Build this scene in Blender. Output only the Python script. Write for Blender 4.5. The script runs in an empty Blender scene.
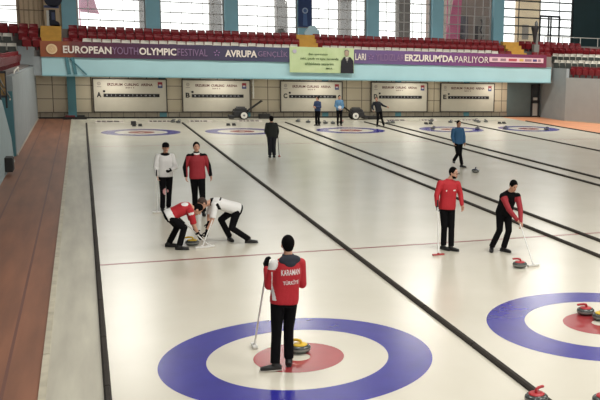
import bpy, bmesh, math, random
from mathutils import Vector, Matrix
from mathutils.bvhtree import BVHTree
random.seed(7)
S = bpy.context.scene
COL = S.collection
V = Vector
PI = math.pi

# ------------------------------------------------------------------ materials
def lin(c):
    return tuple(((v/255)/12.92 if v/255 <= .04045 else ((v/255+.055)/1.055)**2.4) for v in c)
MATS = {}
def mat(name, rgb, rough=.6, noise=0, nscale=8, metal=0, spec=.5, bump=0, bscale=30, emit=0, coat=0, rgb2=None, stretch=None):
    if name in MATS: return MATS[name]
    m = bpy.data.materials.new(name); m.use_nodes = True
    nt = m.node_tree; b = nt.nodes['Principled BSDF']
    c = lin(rgb) + (1,)
    b.inputs['Base Color'].default_value = c
    b.inputs['Roughness'].default_value = rough
    b.inputs['Metallic'].default_value = metal
    b.inputs['Specular IOR Level'].default_value = spec
    b.inputs['Coat Weight'].default_value = coat; b.inputs['Coat Roughness'].default_value = .24
    tc = nt.nodes.new('ShaderNodeTexCoord')
    src = tc.outputs['Object']
    if stretch:
        mp = nt.nodes.new('ShaderNodeMapping'); mp.inputs['Scale'].default_value = stretch
        nt.links.new(src, mp.inputs['Vector']); src = mp.outputs['Vector']
    if noise or rgb2:
        n = nt.nodes.new('ShaderNodeTexNoise'); n.inputs['Scale'].default_value = nscale; n.inputs['Detail'].default_value = 4
        nt.links.new(src, n.inputs['Vector'])
        r = nt.nodes.new('ShaderNodeValToRGB')
        r.color_ramp.elements[0].position = .3; r.color_ramp.elements[1].position = .7
        lo = lin(rgb2) if rgb2 else tuple(v*(1-noise) for v in lin(rgb))
        hi = lin(rgb) if rgb2 else tuple(min(1, v*(1+noise)) for v in lin(rgb))
        r.color_ramp.elements[0].color = lo+(1,); r.color_ramp.elements[1].color = hi+(1,)
        nt.links.new(n.outputs['Fac'], r.inputs['Fac']); nt.links.new(r.outputs['Color'], b.inputs['Base Color'])
    if bump:
        n2 = nt.nodes.new('ShaderNodeTexNoise'); n2.inputs['Scale'].default_value = bscale; n2.inputs['Detail'].default_value = 3
        nt.links.new(src, n2.inputs['Vector'])
        bp = nt.nodes.new('ShaderNodeBump'); bp.inputs['Strength'].default_value = bump; bp.inputs['Distance'].default_value = .02
        nt.links.new(n2.outputs['Fac'], bp.inputs['Height']); nt.links.new(bp.outputs['Normal'], b.inputs['Normal'])
    if emit:
        b.inputs['Emission Color'].default_value = c; b.inputs['Emission Strength'].default_value = emit
    MATS[name] = m
    return m

def glass_mat():
    m = bpy.data.materials.new('window_glass'); m.use_nodes = True
    nt = m.node_tree; nt.nodes.clear()
    o = nt.nodes.new('ShaderNodeOutputMaterial'); mx = nt.nodes.new('ShaderNodeMixShader')
    t = nt.nodes.new('ShaderNodeBsdfTransparent'); g = nt.nodes.new('ShaderNodeBsdfGlossy')
    g.inputs['Roughness'].default_value = .05; t.inputs['Color'].default_value = (.93,.95,.95,1)
    mx.inputs[0].default_value = .07
    nt.links.new(t.outputs[0], mx.inputs[1]); nt.links.new(g.outputs[0], mx.inputs[2]); nt.links.new(mx.outputs[0], o.inputs[0])
    return m

# ------------------------------------------------------------------ mesh helper
class MB:
    def __init__(s): s.v=[]; s.f=[]; s.m=[]; s.sm=[]
    def add(s, vs, fs, mi=0, smooth=False):
        k=len(s.v); s.v += [tuple(x) for x in vs]
        for f in fs: s.f.append([i+k for i in f]); s.m.append(mi); s.sm.append(smooth)
    def box(s, x0,x1,y0,y1,z0,z1, mi=0):
        vs=[(x,y,z) for z in (z0,z1) for y in (y0,y1) for x in (x0,x1)]
        s.add(vs,[(0,2,3,1),(4,5,7,6),(0,1,5,4),(2,6,7,3),(0,4,6,2),(1,3,7,5)],mi)
    def obox(s, c, ax, ay, az, mi=0):
        c=V(c); vs=[c+V(ax)*i+V(ay)*j+V(az)*k for k in (-1,1) for j in (-1,1) for i in (-1,1)]
        s.add(vs,[(0,2,3,1),(4,5,7,6),(0,1,5,4),(2,6,7,3),(0,4,6,2),(1,3,7,5)],mi)
    def quad(s, a,b,c,d, mi=0): s.add([a,b,c,d],[(0,1,2,3)],mi)
    def tube(s, p, q, r0, r1=None, n=12, mi=0):
        if r1 is None: r1=r0
        p=V(p); q=V(q); t=(q-p).normalized(); a=t.orthogonal().normalized(); b=t.cross(a)
        vs=[]
        for c,r in ((p,r0),(q,r1)):
            for i in range(n):
                w=2*PI*i/n; vs.append(c+a*math.cos(w)*r+b*math.sin(w)*r)
        fs=[(i,(i+1)%n,n+(i+1)%n,n+i) for i in range(n)]
        s.add(vs,fs,mi,True); s.add(vs[:n],[tuple(range(n))[::-1]],mi); s.add(vs[n:],[tuple(range(n))],mi)
    def path(s, pts, r, n=10, mi=0):
        for a,b in zip(pts[:-1],pts[1:]): s.tube(a,b,r,n=n,mi=mi)
        for a in pts[1:-1]: s.ell(a,(r,0,0),(0,r,0),(0,0,r),8,6,mi)
    def lathe(s, prof, c=(0,0,0), n=32, mi=0, ax=(0,0,1)):
        c=V(c); t=V(ax).normalized(); a=t.orthogonal().normalized(); b=t.cross(a); vs=[]
        for r,z in prof:
            for i in range(n):
                w=2*PI*i/n; vs.append(c+t*z+a*math.cos(w)*r+b*math.sin(w)*r)
        fs=[]
        for k in range(len(prof)-1):
            for i in range(n): fs.append((k*n+i,k*n+(i+1)%n,(k+1)*n+(i+1)%n,(k+1)*n+i))
        s.add(vs,fs,mi,True)
        s.add(vs[:n],[tuple(range(n))[::-1]],mi); s.add(vs[-n:],[tuple(range(n))],mi)
    def ell(s, c, ax, ay, az, nu=16, nv=10, mi=0):
        c=V(c); ax=V(ax); ay=V(ay); az=V(az); vs=[c-az]
        for j in range(1,nv):
            p=-PI/2+PI*j/nv
            for i in range(nu):
                w=2*PI*i/nu; vs.append(c+ax*math.cos(p)*math.cos(w)+ay*math.cos(p)*math.sin(w)+az*math.sin(p))
        vs.append(c+az); L=len(vs)-1; fs=[]
        for i in range(nu): fs.append((0,1+(i+1)%nu,1+i))
        for j in range(nv-2):
            for i in range(nu):
                a=1+j*nu; fs.append((a+i,a+(i+1)%nu,a+nu+(i+1)%nu,a+nu+i))
        a=1+(nv-2)*nu
        for i in range(nu): fs.append((a+i,a+(i+1)%nu,L))
        s.add(vs,fs,mi,True)
    def disc(s, c, r, z=None, n=96, mi=0, ri=0):
        x,y,z0=c
        if ri<=0:
            s.add([(x+r*math.cos(2*PI*i/n),y+r*math.sin(2*PI*i/n),z0) for i in range(n)],[tuple(range(n))],mi)
        else:
            vs=[(x+q*math.cos(2*PI*i/n),y+q*math.sin(2*PI*i/n),z0) for q in (ri,r) for i in range(n)]
            s.add(vs,[(i,n+i,n+(i+1)%n,(i+1)%n) for i in range(n)],mi)
    def prism(s, poly, ext, mi=0):
        """poly: list of 3D points, ext: extrusion vector"""
        n=len(poly); e=V(ext); vs=[V(p) for p in poly]+[V(p)+e for p in poly]
        s.add(vs,[tuple(range(n))[::-1],tuple(range(n,2*n))]+[(i,(i+1)%n,n+(i+1)%n,n+i) for i in range(n)],mi)
    def build(s, name, mats, parent=None, bevel=0, fixn=True):
        me=bpy.data.meshes.new(name); me.from_pydata(s.v,[],s.f)
        if not isinstance(mats,(list,tuple)): mats=[mats]
        for m in mats: me.materials.append(m)
        me.polygons.foreach_set('material_index',s.m); me.polygons.foreach_set('use_smooth',s.sm)
        if fixn:
            bm=bmesh.new(); bm.from_mesh(me); bmesh.ops.recalc_face_normals(bm,faces=bm.faces); bm.to_mesh(me); bm.free()
        me.update()
        o=bpy.data.objects.new(name,me); COL.objects.link(o)
        if parent: o.parent=parent
        if bevel:
            b=o.modifiers.new('bevel','BEVEL'); b.width=bevel; b.segments=2; b.limit_method='ANGLE'
        return o

def tag(o, label, cat, group=None, kind=None):
    o['label']=label; o['category']=cat
    if group: o['group']=group
    if kind: o['kind']=kind
    return o
def struct(o): o['kind']='structure'; return o
def thing(name, label, cat, loc=(0,0,0), rz=0, group=None):
    o=bpy.data.objects.new(name,None); COL.objects.link(o); o.location=loc; o.rotation_euler=(0,0,rz); o.empty_display_size=.1
    return tag(o,label,cat,group)
def dup(root, loc, rz=0, label=None, group=None):
    r=root.copy(); COL.objects.link(r); r.location=loc; r.rotation_euler=(0,0,rz)
    if label: r['label']=label
    if group: r['group']=group
    for ch in list(root.children):
        c=ch.copy(); COL.objects.link(c); c.parent=r
        for g in list(ch.children):
            d=g.copy(); COL.objects.link(d); d.parent=c
    return r

def text_mesh(string, w, h, depth=.004, bold=0, shear=0):
    """letters in local x (right) / y (up), fitted to w x h, origin bottom left"""
    cu=bpy.data.curves.new('t','FONT'); cu.body=string; cu.extrude=depth/2; cu.offset=bold; cu.shear=shear; cu.resolution_u=3
    o=bpy.data.objects.new('t',cu); COL.objects.link(o)
    dg=bpy.context.evaluated_depsgraph_get(); dg.update()
    me=bpy.data.meshes.new_from_object(o.evaluated_get(dg))
    bpy.data.objects.remove(o)
    xs=[v.co.x for v in me.vertices]; ys=[v.co.y for v in me.vertices]
    x0,x1,y0,y1=min(xs),max(xs),min(ys),max(ys)
    vs=[((v.co.x-x0)/(x1-x0)*w,(v.co.y-y0)/(y1-y0)*h,v.co.z) for v in me.vertices]
    fs=[tuple(p.vertices) for p in me.polygons]
    bpy.data.meshes.remove(me)
    return vs,fs
def lettering(mb, string, x, y, z, w, h, mi=0, bold=.01, slope=0, shear=0):
    vs,fs=text_mesh(string,w,h,.006,bold,shear)
    mb.add([(x+a, y-c, z+b+slope*a) for a,b,c in vs],fs,mi)

# ------------------------------------------------------------------ shared materials
ICE = mat('ice', (224,220,205), .25, rgb2=(216,212,196), nscale=.6, spec=.5, coat=.3, bump=.03, bscale=40)
BLUE = mat('ice_blue_paint', (44,42,150), .25, coat=.35, noise=.08, nscale=3)
RED = mat('ice_red_paint', (166,62,66), .25, coat=.35, noise=.08, nscale=3)
HOG = mat('ice_line_red', (136,58,58), .3)
FAINT = mat('ice_line_grey', (206,202,188), .3)
CONC = mat('grey_wall', (148,156,158), .7, noise=.06, nscale=1.5)
PALEBL = mat('balcony_blue', (172,212,218), .55, noise=.04, nscale=.7)
TEAL = mat('teal_column', (74,126,136), .5, noise=.05, nscale=2)
DTEAL = mat('dark_teal_wall', (38,64,68), .7, noise=.08, nscale=1)
BLACK = mat('black_rubber', (24,22,20), .6, noise=.2, nscale=20)
FOAM = mat('dark_foam', (44,38,32), .8, noise=.25, nscale=12)
WHITE = mat('white_paint', (228,226,216), .5)
GREYM = mat('grey_metal', (120,122,122), .4, metal=.6)
DGREY = mat('dark_metal_frame', (52,54,58), .5, metal=.3)
YEL = mat('yellow_stair', (196,150,60), .6, noise=.1, nscale=3)
MAROON = mat('maroon_plastic', (122,24,32), .4, noise=.12, nscale=5)
SEATW = mat('off_white_plastic', (222,218,206), .45)
SEATG = mat('grey_plastic', (84,88,84), .5)
STANDC = mat('stand_concrete', (120,116,112), .8, noise=.1, nscale=2)
GLASS = glass_mat()

# panel wall material: beige sandwich panels with a real seam grid made in the material
def panel_mat():
    m=mat('beige_wall_panel',(196,182,156),.6); nt=m.node_tree; b=nt.nodes['Principled BSDF']
    tc=nt.nodes.new('ShaderNodeTexCoord'); sp=nt.nodes.new('ShaderNodeSeparateXYZ'); nt.links.new(tc.outputs['Object'],sp.inputs[0])
    def seam(sock,off,pitch,wd):
        a=nt.nodes.new('ShaderNodeMath'); a.operation='ADD'; a.inputs[1].default_value=off; nt.links.new(sock,a.inputs[0])
        c=nt.nodes.new('ShaderNodeMath'); c.operation='PINGPONG'; c.inputs[1].default_value=pitch/2; nt.links.new(a.outputs[0],c.inputs[0])
        d=nt.nodes.new('ShaderNodeMath'); d.operation='LESS_THAN'; d.inputs[1].default_value=wd; nt.links.new(c.outputs[0],d.inputs[0]); return d.outputs[0]
    s1=seam(sp.outputs['X'],.10,1.0,.022); s2=seam(sp.outputs['Z'],-.33,.78,.018)
    mx=nt.nodes.new('ShaderNodeMath'); mx.operation='MAXIMUM'; nt.links.new(s1,mx.inputs[0]); nt.links.new(s2,mx.inputs[1])
    n=nt.nodes.new('ShaderNodeTexNoise'); n.inputs['Scale'].default_value=1.3
    r=nt.nodes.new('ShaderNodeMixRGB'); r.inputs[1].default_value=lin((216,204,178))+(1,); r.inputs[2].default_value=lin((196,184,160))+(1,)
    nt.links.new(n.outputs['Fac'],r.inputs[0])
    k=nt.nodes.new('ShaderNodeMixRGB'); nt.links.new(mx.outputs[0],k.inputs[0]); nt.links.new(r.outputs[0],k.inputs[1]); k.inputs[2].default_value=lin((104,92,80))+(1,)
    nt.links.new(k.outputs[0],b.inputs['Base Color']); return m
PANEL=panel_mat()

def track_mat():
    m=mat('orange_track',(176,116,88),.55); nt=m.node_tree; b=nt.nodes['Principled BSDF']
    tc=nt.nodes.new('ShaderNodeTexCoord'); mp=nt.nodes.new('ShaderNodeMapping'); mp.inputs['Scale'].default_value=(2.2,.25,1)
    nt.links.new(tc.outputs['Object'],mp.inputs[0])
    n=nt.nodes.new('ShaderNodeTexNoise'); n.inputs['Scale'].default_value=1.6; n.inputs['Detail'].default_value=5
    nt.links.new(mp.outputs[0],n.inputs['Vector'])
    r=nt.nodes.new('ShaderNodeValToRGB'); r.color_ramp.elements[0].position=.3; r.color_ramp.elements[1].position=.7
    r.color_ramp.elements[0].color=lin((122,84,66))+(1,); r.color_ramp.elements[1].color=lin((150,102,78))+(1,)
    nt.links.new(n.outputs['Fac'],r.inputs['Fac'])
    # long seams between the laid strips
    sp=nt.nodes.new('ShaderNodeSeparateXYZ'); nt.links.new(tc.outputs['Object'],sp.inputs[0])
    a=nt.nodes.new('ShaderNodeMath'); a.operation='PINGPONG'; a.inputs[1].default_value=.45; nt.links.new(sp.outputs['X'],a.inputs[0])
    d=nt.nodes.new('ShaderNodeMath'); d.operation='LESS_THAN'; d.inputs[1].default_value=.02; nt.links.new(a.outputs[0],d.inputs[0])
    k=nt.nodes.new('ShaderNodeMixRGB'); nt.links.new(d.outputs[0],k.inputs[0]); nt.links.new(r.outputs[0],k.inputs[1]); k.inputs[2].default_value=lin((112,76,66))+(1,)
    nt.links.new(k.outputs[0],b.inputs['Base Color']); return m
TRACK=track_mat()
APRON=mat('painted_apron',(200,197,180),.45,rgb2=(176,172,158),nscale=1.6,stretch=(2.5,.3,1))

# ------------------------------------------------------------------ floor
TEE=34.75
SX={'A':0,'B':4.834,'C':10.57,'D':16.42,'E':21.32}
fl=MB(); fl.quad((-2.42,-9,0),(23.86,-9,0),(23.86,41.2,0),(-2.42,41.2,0),0)
fl.box(-2.42,23.86,-9,41.2,-.1,-.001,0)
for k,x in SX.items():
    for y in (0,TEE):
        fl.disc((x,y,.0012),1.829,mi=1,ri=1.219,n=128)
        fl.disc((x,y,.0012),.61,mi=2,ri=.152)
for y in (6.401,TEE-6.401): fl.box(-2.42,23.86,y-.045,y+.045,0,.0016,3)
for k,x in SX.items():
    fl.box(x-.005,x+.005,-2.4,-1.84,0,.0009,4)
struct(fl.build('floor_ice',[ICE,BLUE,RED,HOG,FAINT],fixn=False))
ap=MB(); ap.box(-3.15,-2.42,-9,44,-.1,.004); ap.box(-2.42,23.9,41.2,44,-.1,.004)
struct(ap.build('floor_apron',APRON))
tr=MB(); tr.box(-12,-3.15,-9,44,-.1,0); tr.box(-12,36,-26,-9,-.1,0)
struct(tr.build('floor_track',TRACK))
tr=MB(); tr.box(23.86,36,-9,44,-.1,0); struct(tr.build('floor_track_right',mat('orange_track_lit',(214,150,112),.5,noise=.08,nscale=.8)))  # same track as on the left, with stronger light put into its orange
# pale edge strip with joints along the track
ed=MB()
for i in range(26): ed.box(-3.2,-3.12,-9+i*2.04,-9+i*2.04+2.02,0,.02)
struct(ed.build('trim_1',mat('edge_strip',(190,184,164),.5,noise=.15,nscale=4)))

def divider(x,w,label,y0=-8.5,y1=40.2,h=.055,grp=None):
    mb=MB(); n=24; L=(y1-y0)/n
    for i in range(n):
        a=y0+i*L+.012; b=y0+(i+1)*L-.012
        prof=[(x-w/2,0),(x+w/2,0),(x+w/2,h*.6),(x+w/4,h),(x-w/4,h),(x-w/2,h*.6)]
        mb.prism([(px,a,pz) for px,pz in prof],(0,b-a,0))
    o=mb.build('sheet_divider',FOAM); tag(o,label,'divider',grp); return o
divider(-2.44,.085,'long dark strip between the dirty white apron and the leftmost ice sheet')
divider(2.46,.1,'long black foam divider running down between the two nearest curling sheets')
divider(7.32,.1,'black divider passing under the red jacketed player, left bar of the nearer pair')
divider(8.19,.1,'black divider, right bar of the nearer pair of parallel bars in mid rink')
divider(12.96,.1,'black divider, left bar of the farther pair, passing the blue shirted walker')
divider(13.92,.1,'black divider, right bar of the farther pair behind the blue shirted walker')
divider(18.88,.07,'thin single black divider between the two rightmost far rings')
divider(23.89,.08,'dark edge strip between the rightmost sheet and the orange floor')

# ------------------------------------------------------------------ back wall under the balcony
w=MB(); w.box(-4.9,24.3,44,44.25,0,2.5); struct(w.build('wall_back',PANEL))
w=MB(); w.box(24.3,27.4,43.98,44.25,0,2.5); struct(w.build('wall_back_right',mat('teal_grey_wall',(100,118,120),.7,noise=.06,nscale=2)))  # teal-grey is this wall's own colour
bb=MB()
bb.box(-4.85,24.3,43.93,44,.0,.36,0)
x=-4.8
while x<24.2: bb.box(x,x+.03,43.915,43.935,.04,.34,1); x+=.62
bb.box(-4.85,24.3,43.9,43.94,.33,.37,1); bb.box(-4.9,27.3,43.86,43.94,0,.09,2)
struct(bb.build('baseboard_back',[mat('plinth',(150,142,126),.6,noise=.12,nscale=3),mat('plinth_groove',(98,90,80),.7),BLACK]))
cx=[-3.12+4.87*k for k in range(7)]
tr=MB()
tr.box(cx[0]-.22,cx[0]+.22,43.7,44.0,0,2.46)
for x in cx[1:6]: tr.box(x-.2,x+.2,43.9,44.0,0,2.46)
struct(tr.build('trim_2',TEAL))
# conduit pipe / white tube beside board B
t=tag((lambda m:(m.tube((7.0,43.85,1.2),(7.0,43.85,2.35),.045),m.tube((7.0,43.85,2.35),(7.0,43.98,2.4),.03),m.box(6.94,7.06,43.8,43.99,1.5,1.56),m.box(6.94,7.06,43.8,43.99,2.1,2.16),m)[-1])(MB()).build('wall_pipe',WHITE),'short white vertical pipe on the back wall right of board B','pipe')
# balcony
b=MB(); b.box(-4.5,26.6,42,42.3,2.46,3.47,0); b.box(-4.9,-4.5,42.05,42.3,2.46,3.47,2)
struct(b.build('wall_balcony',[PALEBL,CONC,CONC]))
b=MB(); b.box(-4.9,26.9,42.3,44.2,2.47,2.62); struct(b.build('ceiling_under_balcony',mat('soffit',(140,142,138),.8)))
b=MB(); b.box(-4.5,26.6,41.9,42.0,2.44,2.5); b.box(-4.5,26.6,41.95,42.0,3.43,3.49)
struct(b.build('trim_3',mat('balcony_trim',(128,170,176),.5)))
tc=MB()
for px in (-3.35,-3.05): tc.prism([(px,41.96,3.46),(px+.16,41.96,3.46),(px+.28,41.96,2.55),(px+.1,41.96,2.55)],(0,-.05,0))
tc.tube((-3.1,41.9,3.4),(-2.3,41.9,2.55),.035)
tag(tc.build('stair_brace',TEAL),'teal diagonal brace on the balcony face under the round banner emblem','brace')

# ------------------------------------------------------------------ score boards
BOARD=mat('scoreboard_face',(206,200,184),.5,noise=.03,nscale=2)
DKTXT=mat('board_dark_text',(96,54,50),.6); BLTXT=mat('board_black',(22,22,26),.6)
LG1=mat('logo_red',(150,50,60),.5); LG2=mat('logo_blue',(60,70,120),.5); FRM=mat('board_frame',(62,56,52),.5)
PALETX=mat('board_pale_digit',(196,194,196),.6)
def board(letter,x0,x1):
    Y=43.86; z0,z1=.38,2.28; W=x1-x0
    t=thing('scoreboard','pale wall scoreboard with black letter '+letter+' at its left','scoreboard',(x0,Y,z0))
    m=MB(); m.box(0,W,0,.06,0,z1-z0); m.build('board_panel',BOARD,t)
    m=MB()
    for a in ((0,W,-.03,.03),(0,W,z1-z0-.03,z1-z0+.03)): m.box(a[0],a[1],-.03,.07,a[2],a[3])
    for a in (0,W): m.box(a-.03,a+.03,-.03,.07,-.03,z1-z0+.03)
    m.build('frame',FRM,t)
    for wd_,a_,b_ in (('ERZURUM',.19,.395),('CURLING',.42,.615),('ARENA',.645,.81)):
        m=MB(); lettering(m,wd_,W*a_,-.004,1.5,W*(b_-a_),.15,bold=.03); m.build('heading',DKTXT,t)
    m=MB(); lettering(m,'2011',W*.43,-.004,1.36,W*.12,.07,bold=.02); m.build('year_line',DKTXT,t)
    m=MB(); lettering(m,letter,W*.045,-.004,.84,.24,.3,bold=.04); m.build('sheet_letter',BLTXT,t)
    m=MB(); m.box(W*.135,W*.9,-.02,0,.86,1.05,0)
    for i in range(12):
        xx=W*.175+i*W*.058
        vs,fs=text_mesh(str(i+1),.05 if i<9 else .09,.09,.004,.01); m.add([(xx+a,-.024-c,.91+b_) for a,b_,c in vs],fs,1)
    m.build('end_number_strip',[BLTXT,PALETX],t)
    m=MB(); m.box(W*.13,W*.16,-.03,0,1.13,1.24); m.build('hammer_marker',BLTXT,t)
    m=MB(); m.box(W*.88,W*.945,-.01,0,1.4,1.55,1); m.box(W*.88,W*.945,-.01,0,1.55,1.74,0); m.box(W*.895,W*.93,-.014,0,1.5,1.6,2); m.build('crest',[LG1,LG2,PALETX],t)
    m=MB(); m.lathe([(.1,0),(.1,.008)],(W*.08,-.001,1.62),24,0,(0,-1,0)); m.lathe([(.07,0),(.07,.012)],(W*.08,-.001,1.62),24,1,(0,-1,0)); m.box(W*.05,W*.11,-.012,0,1.42,1.46,0)
    m.build('faint_emblem',[mat('faint_emblem_a',(160,150,142),.6),mat('faint_emblem_b',(180,172,158),.6)],t)
board('A',-2.0,1.97); board('B',2.86,6.8); board('C',8.66,12.57); board('D',14.5,18.36); board('E',19.32,23.26)

# ------------------------------------------------------------------ side walls and stands
w=MB()
w.box(-5.1,-4.9,25.4,44.2,0,2.95)
struct(w.build('wall_left',CONC))
w=MB(); w.box(-6.6,-4.92,25.25,25.4,0,2.4,0); w.box(-6.8,-6.6,22.9,25.4,0,2.4,0)
struct(w.build('wall_left_recess',TEAL))
w=MB(); w.prism([(-4.9,14,0),(-4.9,23.9,0),(-4.9,23.2,.9),(-4.9,20.2,2.35),(-4.9,14,2.95)],(-.18,0,0))
struct(w.build('wall_left_near',mat('pale_blue_wall',(160,180,184),.65,noise=.05,nscale=1)))
w=MB(); w.box(-4.92,-4.86,20.5,23.7,.0,.06); w.box(-4.93,-4.87,25.4,44,0,.06)
struct(w.build('baseboard_left',mat('skirting',(168,160,146),.6)))
# railing of the left stair
t=thing('stair_railing','dark metal handrail above the stair opening in the left wall','railing',(-5,22,2.3))
m=MB(); m.path([(0,-4.5,.85),(0,-1.0,.72),(0,1.6,.18),(0,3.0,-.1)],.03); m.path([(0,-4.5,.6),(0,-1.0,.5),(0,1.6,-.02)],.02); m.build('rail',GREYM,t)
m=MB()
for y,z0,z1 in ((-3.6,.1,.8),(-1.0,0,.72),(1.5,-.4,.2)): m.box(-.03,.03,y-.03,y+.03,z0,z1)
m.build('post',DGREY,t)
m=MB(); m.tube((0,3.2,-.2),(0,6.4,.75),.03); m.tube((0,6.4,.75),(0,8.8,.85),.03); m.tube((0,8.8,.85),(0,8.9,.4),.03); m.build('upper_rail',WHITE,t)
t=thing('framed_panel','small dark framed brass coloured panel beside the left stair handrail','panel',(-5.3,22.8,2.3)); t.rotation_euler.z=-PI/2; t.scale=(1,.42,1)
m=MB(); m.box(-.04,.04,-.1,.9,0,.08); m.box(-.04,.04,-.1,.9,.82,.9); m.box(-.04,.04,-.1,-.02,0,.9); m.box(-.04,.04,.82,.9,0,.9); m.build('frame',DGREY,t)
m=MB(); m.box(-.02,.02,-.02,.82,.08,.82); m.build('plate',mat('brass_plate',(150,120,70),.4,noise=.35,nscale=3),t)
# speaker / black box on wall
t=thing('wall_speaker','small black box mounted low on the pale left wall','speaker',(-4.8,20.0,.12))
m=MB(); m.box(-.1,.12,-.28,.28,0,.46); m.build('cabinet',BLACK,t,bevel=.02)
m=MB(); m.box(.12,.135,-.24,.24,.04,.42); m.build('grille',mat('grille',(40,40,40),.9),t)

w=MB(); w.box(26.9,27.1,40.4,44.2,0,3.46)
struct(w.build('wall_right',CONC))
D=V((.435,-.9,0)).normalized(); Nn=V((.9,.435,0)).normalized(); P0=V((26.9,40.4,0))
w=MB(); q=P0+D*22
w.prism([(P0.x,P0.y,0),(q.x,q.y,0),(q.x+.2,q.y+.1,0),(P0.x+.2,P0.y+.1,0)],(0,0,2.86))
struct(w.build('wall_right_corner',mat('grey_wall_light',(158,162,160),.7,noise=.05,nscale=1.2)))
w=MB(); q2=P0+D*22; a=P0-Nn*.03; c=q2-Nn*.03
w.prism([(a.x,a.y,0),(c.x,c.y,0),(q2.x,q2.y,0),(P0.x,P0.y,0)],(0,0,.07)); struct(w.build('baseboard_right',mat('skirting2',(176,168,152),.6)))
# glazed door in the back right corner
d=MB(); X0,X1=26.15,26.75
d.box(X0,X0+.08,43.8,43.98,0,2.25,0); d.box(X1-.08,X1,43.8,43.98,0,2.25,0); d.box(X0,X1,43.8,43.98,2.17,2.27,0); d.box(X0,X1,43.8,43.98,1.0,1.12,0)
d.box(X0+.08,X1-.08,43.9,43.95,1.12,2.17,1); d.box(X0+.08,X1-.08,43.9,43.95,.1,.95,2); d.box(X0+.14,X1-.14,43.85,43.9,1.18,1.36,2)
struct(d.build('door_1',[DGREY,mat('door_glass_dark',(58,66,70),.2),mat('door_white_panel',(200,202,196),.5)]))

# stand body: end terraces (three rows), rear deck
ROWS=[(42.32,43.15,3.8),(43.15,43.95,4.16),(43.95,44.8,4.52)]
st=thing('grandstand','long grey concrete end grandstand carrying the maroon seat rows behind the banner','grandstand',(0,43,3.4))
m=MB()
for (a,b_,z) in ROWS: m.box(-4.85,26.85,a-43,b_-43,-.76,z-3.4)
m.box(-6.95,32.6,1.8,3.55,.6,1.62); m.box(-6.95,30.9,1.25,1.8,.6,1.12); m.build('terrace',STANDC,st)
def stair(xa,xb,nm='yellow_stairs'):
    m=MB()
    n=6
    for i in range(n):
        y=42.34-43+i*.42; z=.5+i*.25
        m.box(xa,xb,y,y+.45,-.1+.12,z)
    m.box(xa,xb,1.8,2.3,.1,1.64)
    m.build(nm,YEL,st)
stair(-4.55,-3.5); stair(9.8,10.95); stair(24.1,25.3)
# parapet fence behind banner
m=MB(); m.box(-4.5,26.6,-.98,-.92,.09,.8); m.build('parapet',mat('parapet',(128,122,116),.6),st)
# left side terraces, right corner terraces
ls=thing('side_stand','grey concrete terrace steps above the left side wall','grandstand',(-5.1,35,2.9))
m=MB()
m.box(-.65,-.02,-9.5,8.6,-2.88,.1)
m.box(-3.9,-.66,8.35,8.85,-2.88,.54); m.box(-3.9,-.8,8.86,9.2,-2.88,1.08)
m.build('terrace',STANDC,ls)
rs=thing('corner_stand','grey concrete terrace steps above the right corner wall','grandstand',tuple(P0+V((0,0,2.8))))
m=MB()
for k in range(4):
    a=Nn*(.22+.6*k); b_=Nn*(.22+.6*k+.6); e=D*22; s0=-D*(0 if k==0 else .9*k+.5)
    m.prism([tuple(a+s0),tuple(a+e),tuple(b_+e),tuple(b_+s0)],(0,0,.08+.42*k))
m.build('terrace',STANDC,rs)

def seat_mesh(name,mats,two):
    m=MB()
    # curved shell back
    n=6; W=.47; H=.5
    pts=[]
    for j in range(5):
        z=.18+H*j/4
        for i in range(n+1):
            u=-1+2*i/n
            wx=W/2*u*(1-.08*(j/4)**3); y=.1+.06*(j/4)-.05*(u*u)
            pts.append((wx,y,z))
    fs=[]; mi=[]
    for j in range(4):
        for i in range(n):
            a=j*(n+1)+i; f=(a,a+1,a+n+2,a+n+1); m.add([pts[k] for k in f],[(0,1,2,3)],1 if (two and j<1) else 0,True)
            m.add([V(pts[k])+V((0,.03,0)) for k in f],[(3,2,1,0)],0,True)
    # rolled top lip
    m.path([pts[4*(n+1)+i] for i in range(n+1)],.028,8,0)
    # folded up seat pan
    m.obox((0,.02,.36),(.2,0,0),(0,.025,.008),(0,-.03,.17),1 if two else 0)
    m.path([(-.2,0,.53),(.2,0,.53)],.02,6,0)
    m.box(-.03,.03,.04,.12,0,.3,1 if two else 0)
    o=m.build(name,mats)
    return o
red0=seat_mesh('stadium_seat',[MAROON,MAROON],False)
gry0=seat_mesh('stadium_seat',[SEATW,SEATG],True)
used={}
def put_seat(src,loc,rz,label,group):
    if src.name not in used: o=src; used[src.name]=1
    else: o=src.copy(); COL.objects.link(o)
    o.location=loc; o.rotation_euler=(0,0,rz); tag(o,label,'seat',group)
    k=1+random.uniform(-.03,.03); o.scale=(1,1,k)
def in_aisle(x): return any(a-.15<x<b_+.15 for a,b_ in ((-4.55,-3.5),(9.8,10.95),(24.1,25.3)))
for ri,(ya,yb,z) in enumerate(ROWS):
    x=-6.9 if ri==2 else (-5.4 if ri==1 else -5.2)
    while x<(30.4 if ri==2 else 27.3):
        if not in_aisle(x) and not (ri==1 and abs(x-26.05)<.5):
            y=yb-.32
            blk='left of the left yellow stairs' if x<-4 else ('between left and middle yellow stairs' if x<10 else ('between middle and right yellow stairs' if x<24.5 else 'right of the right yellow stairs'))
            src=gry0 if (ri==0 and -2.4<x<23.2) else red0
            kind='folded off white seat' if src is gry0 else 'maroon seat'
            row=['front','middle','topmost'][ri]
            put_seat(src,(x,y,z),0,kind+', '+row+' end row '+blk,kind+'s, '+row+' row '+blk)
        x+=.5
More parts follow.
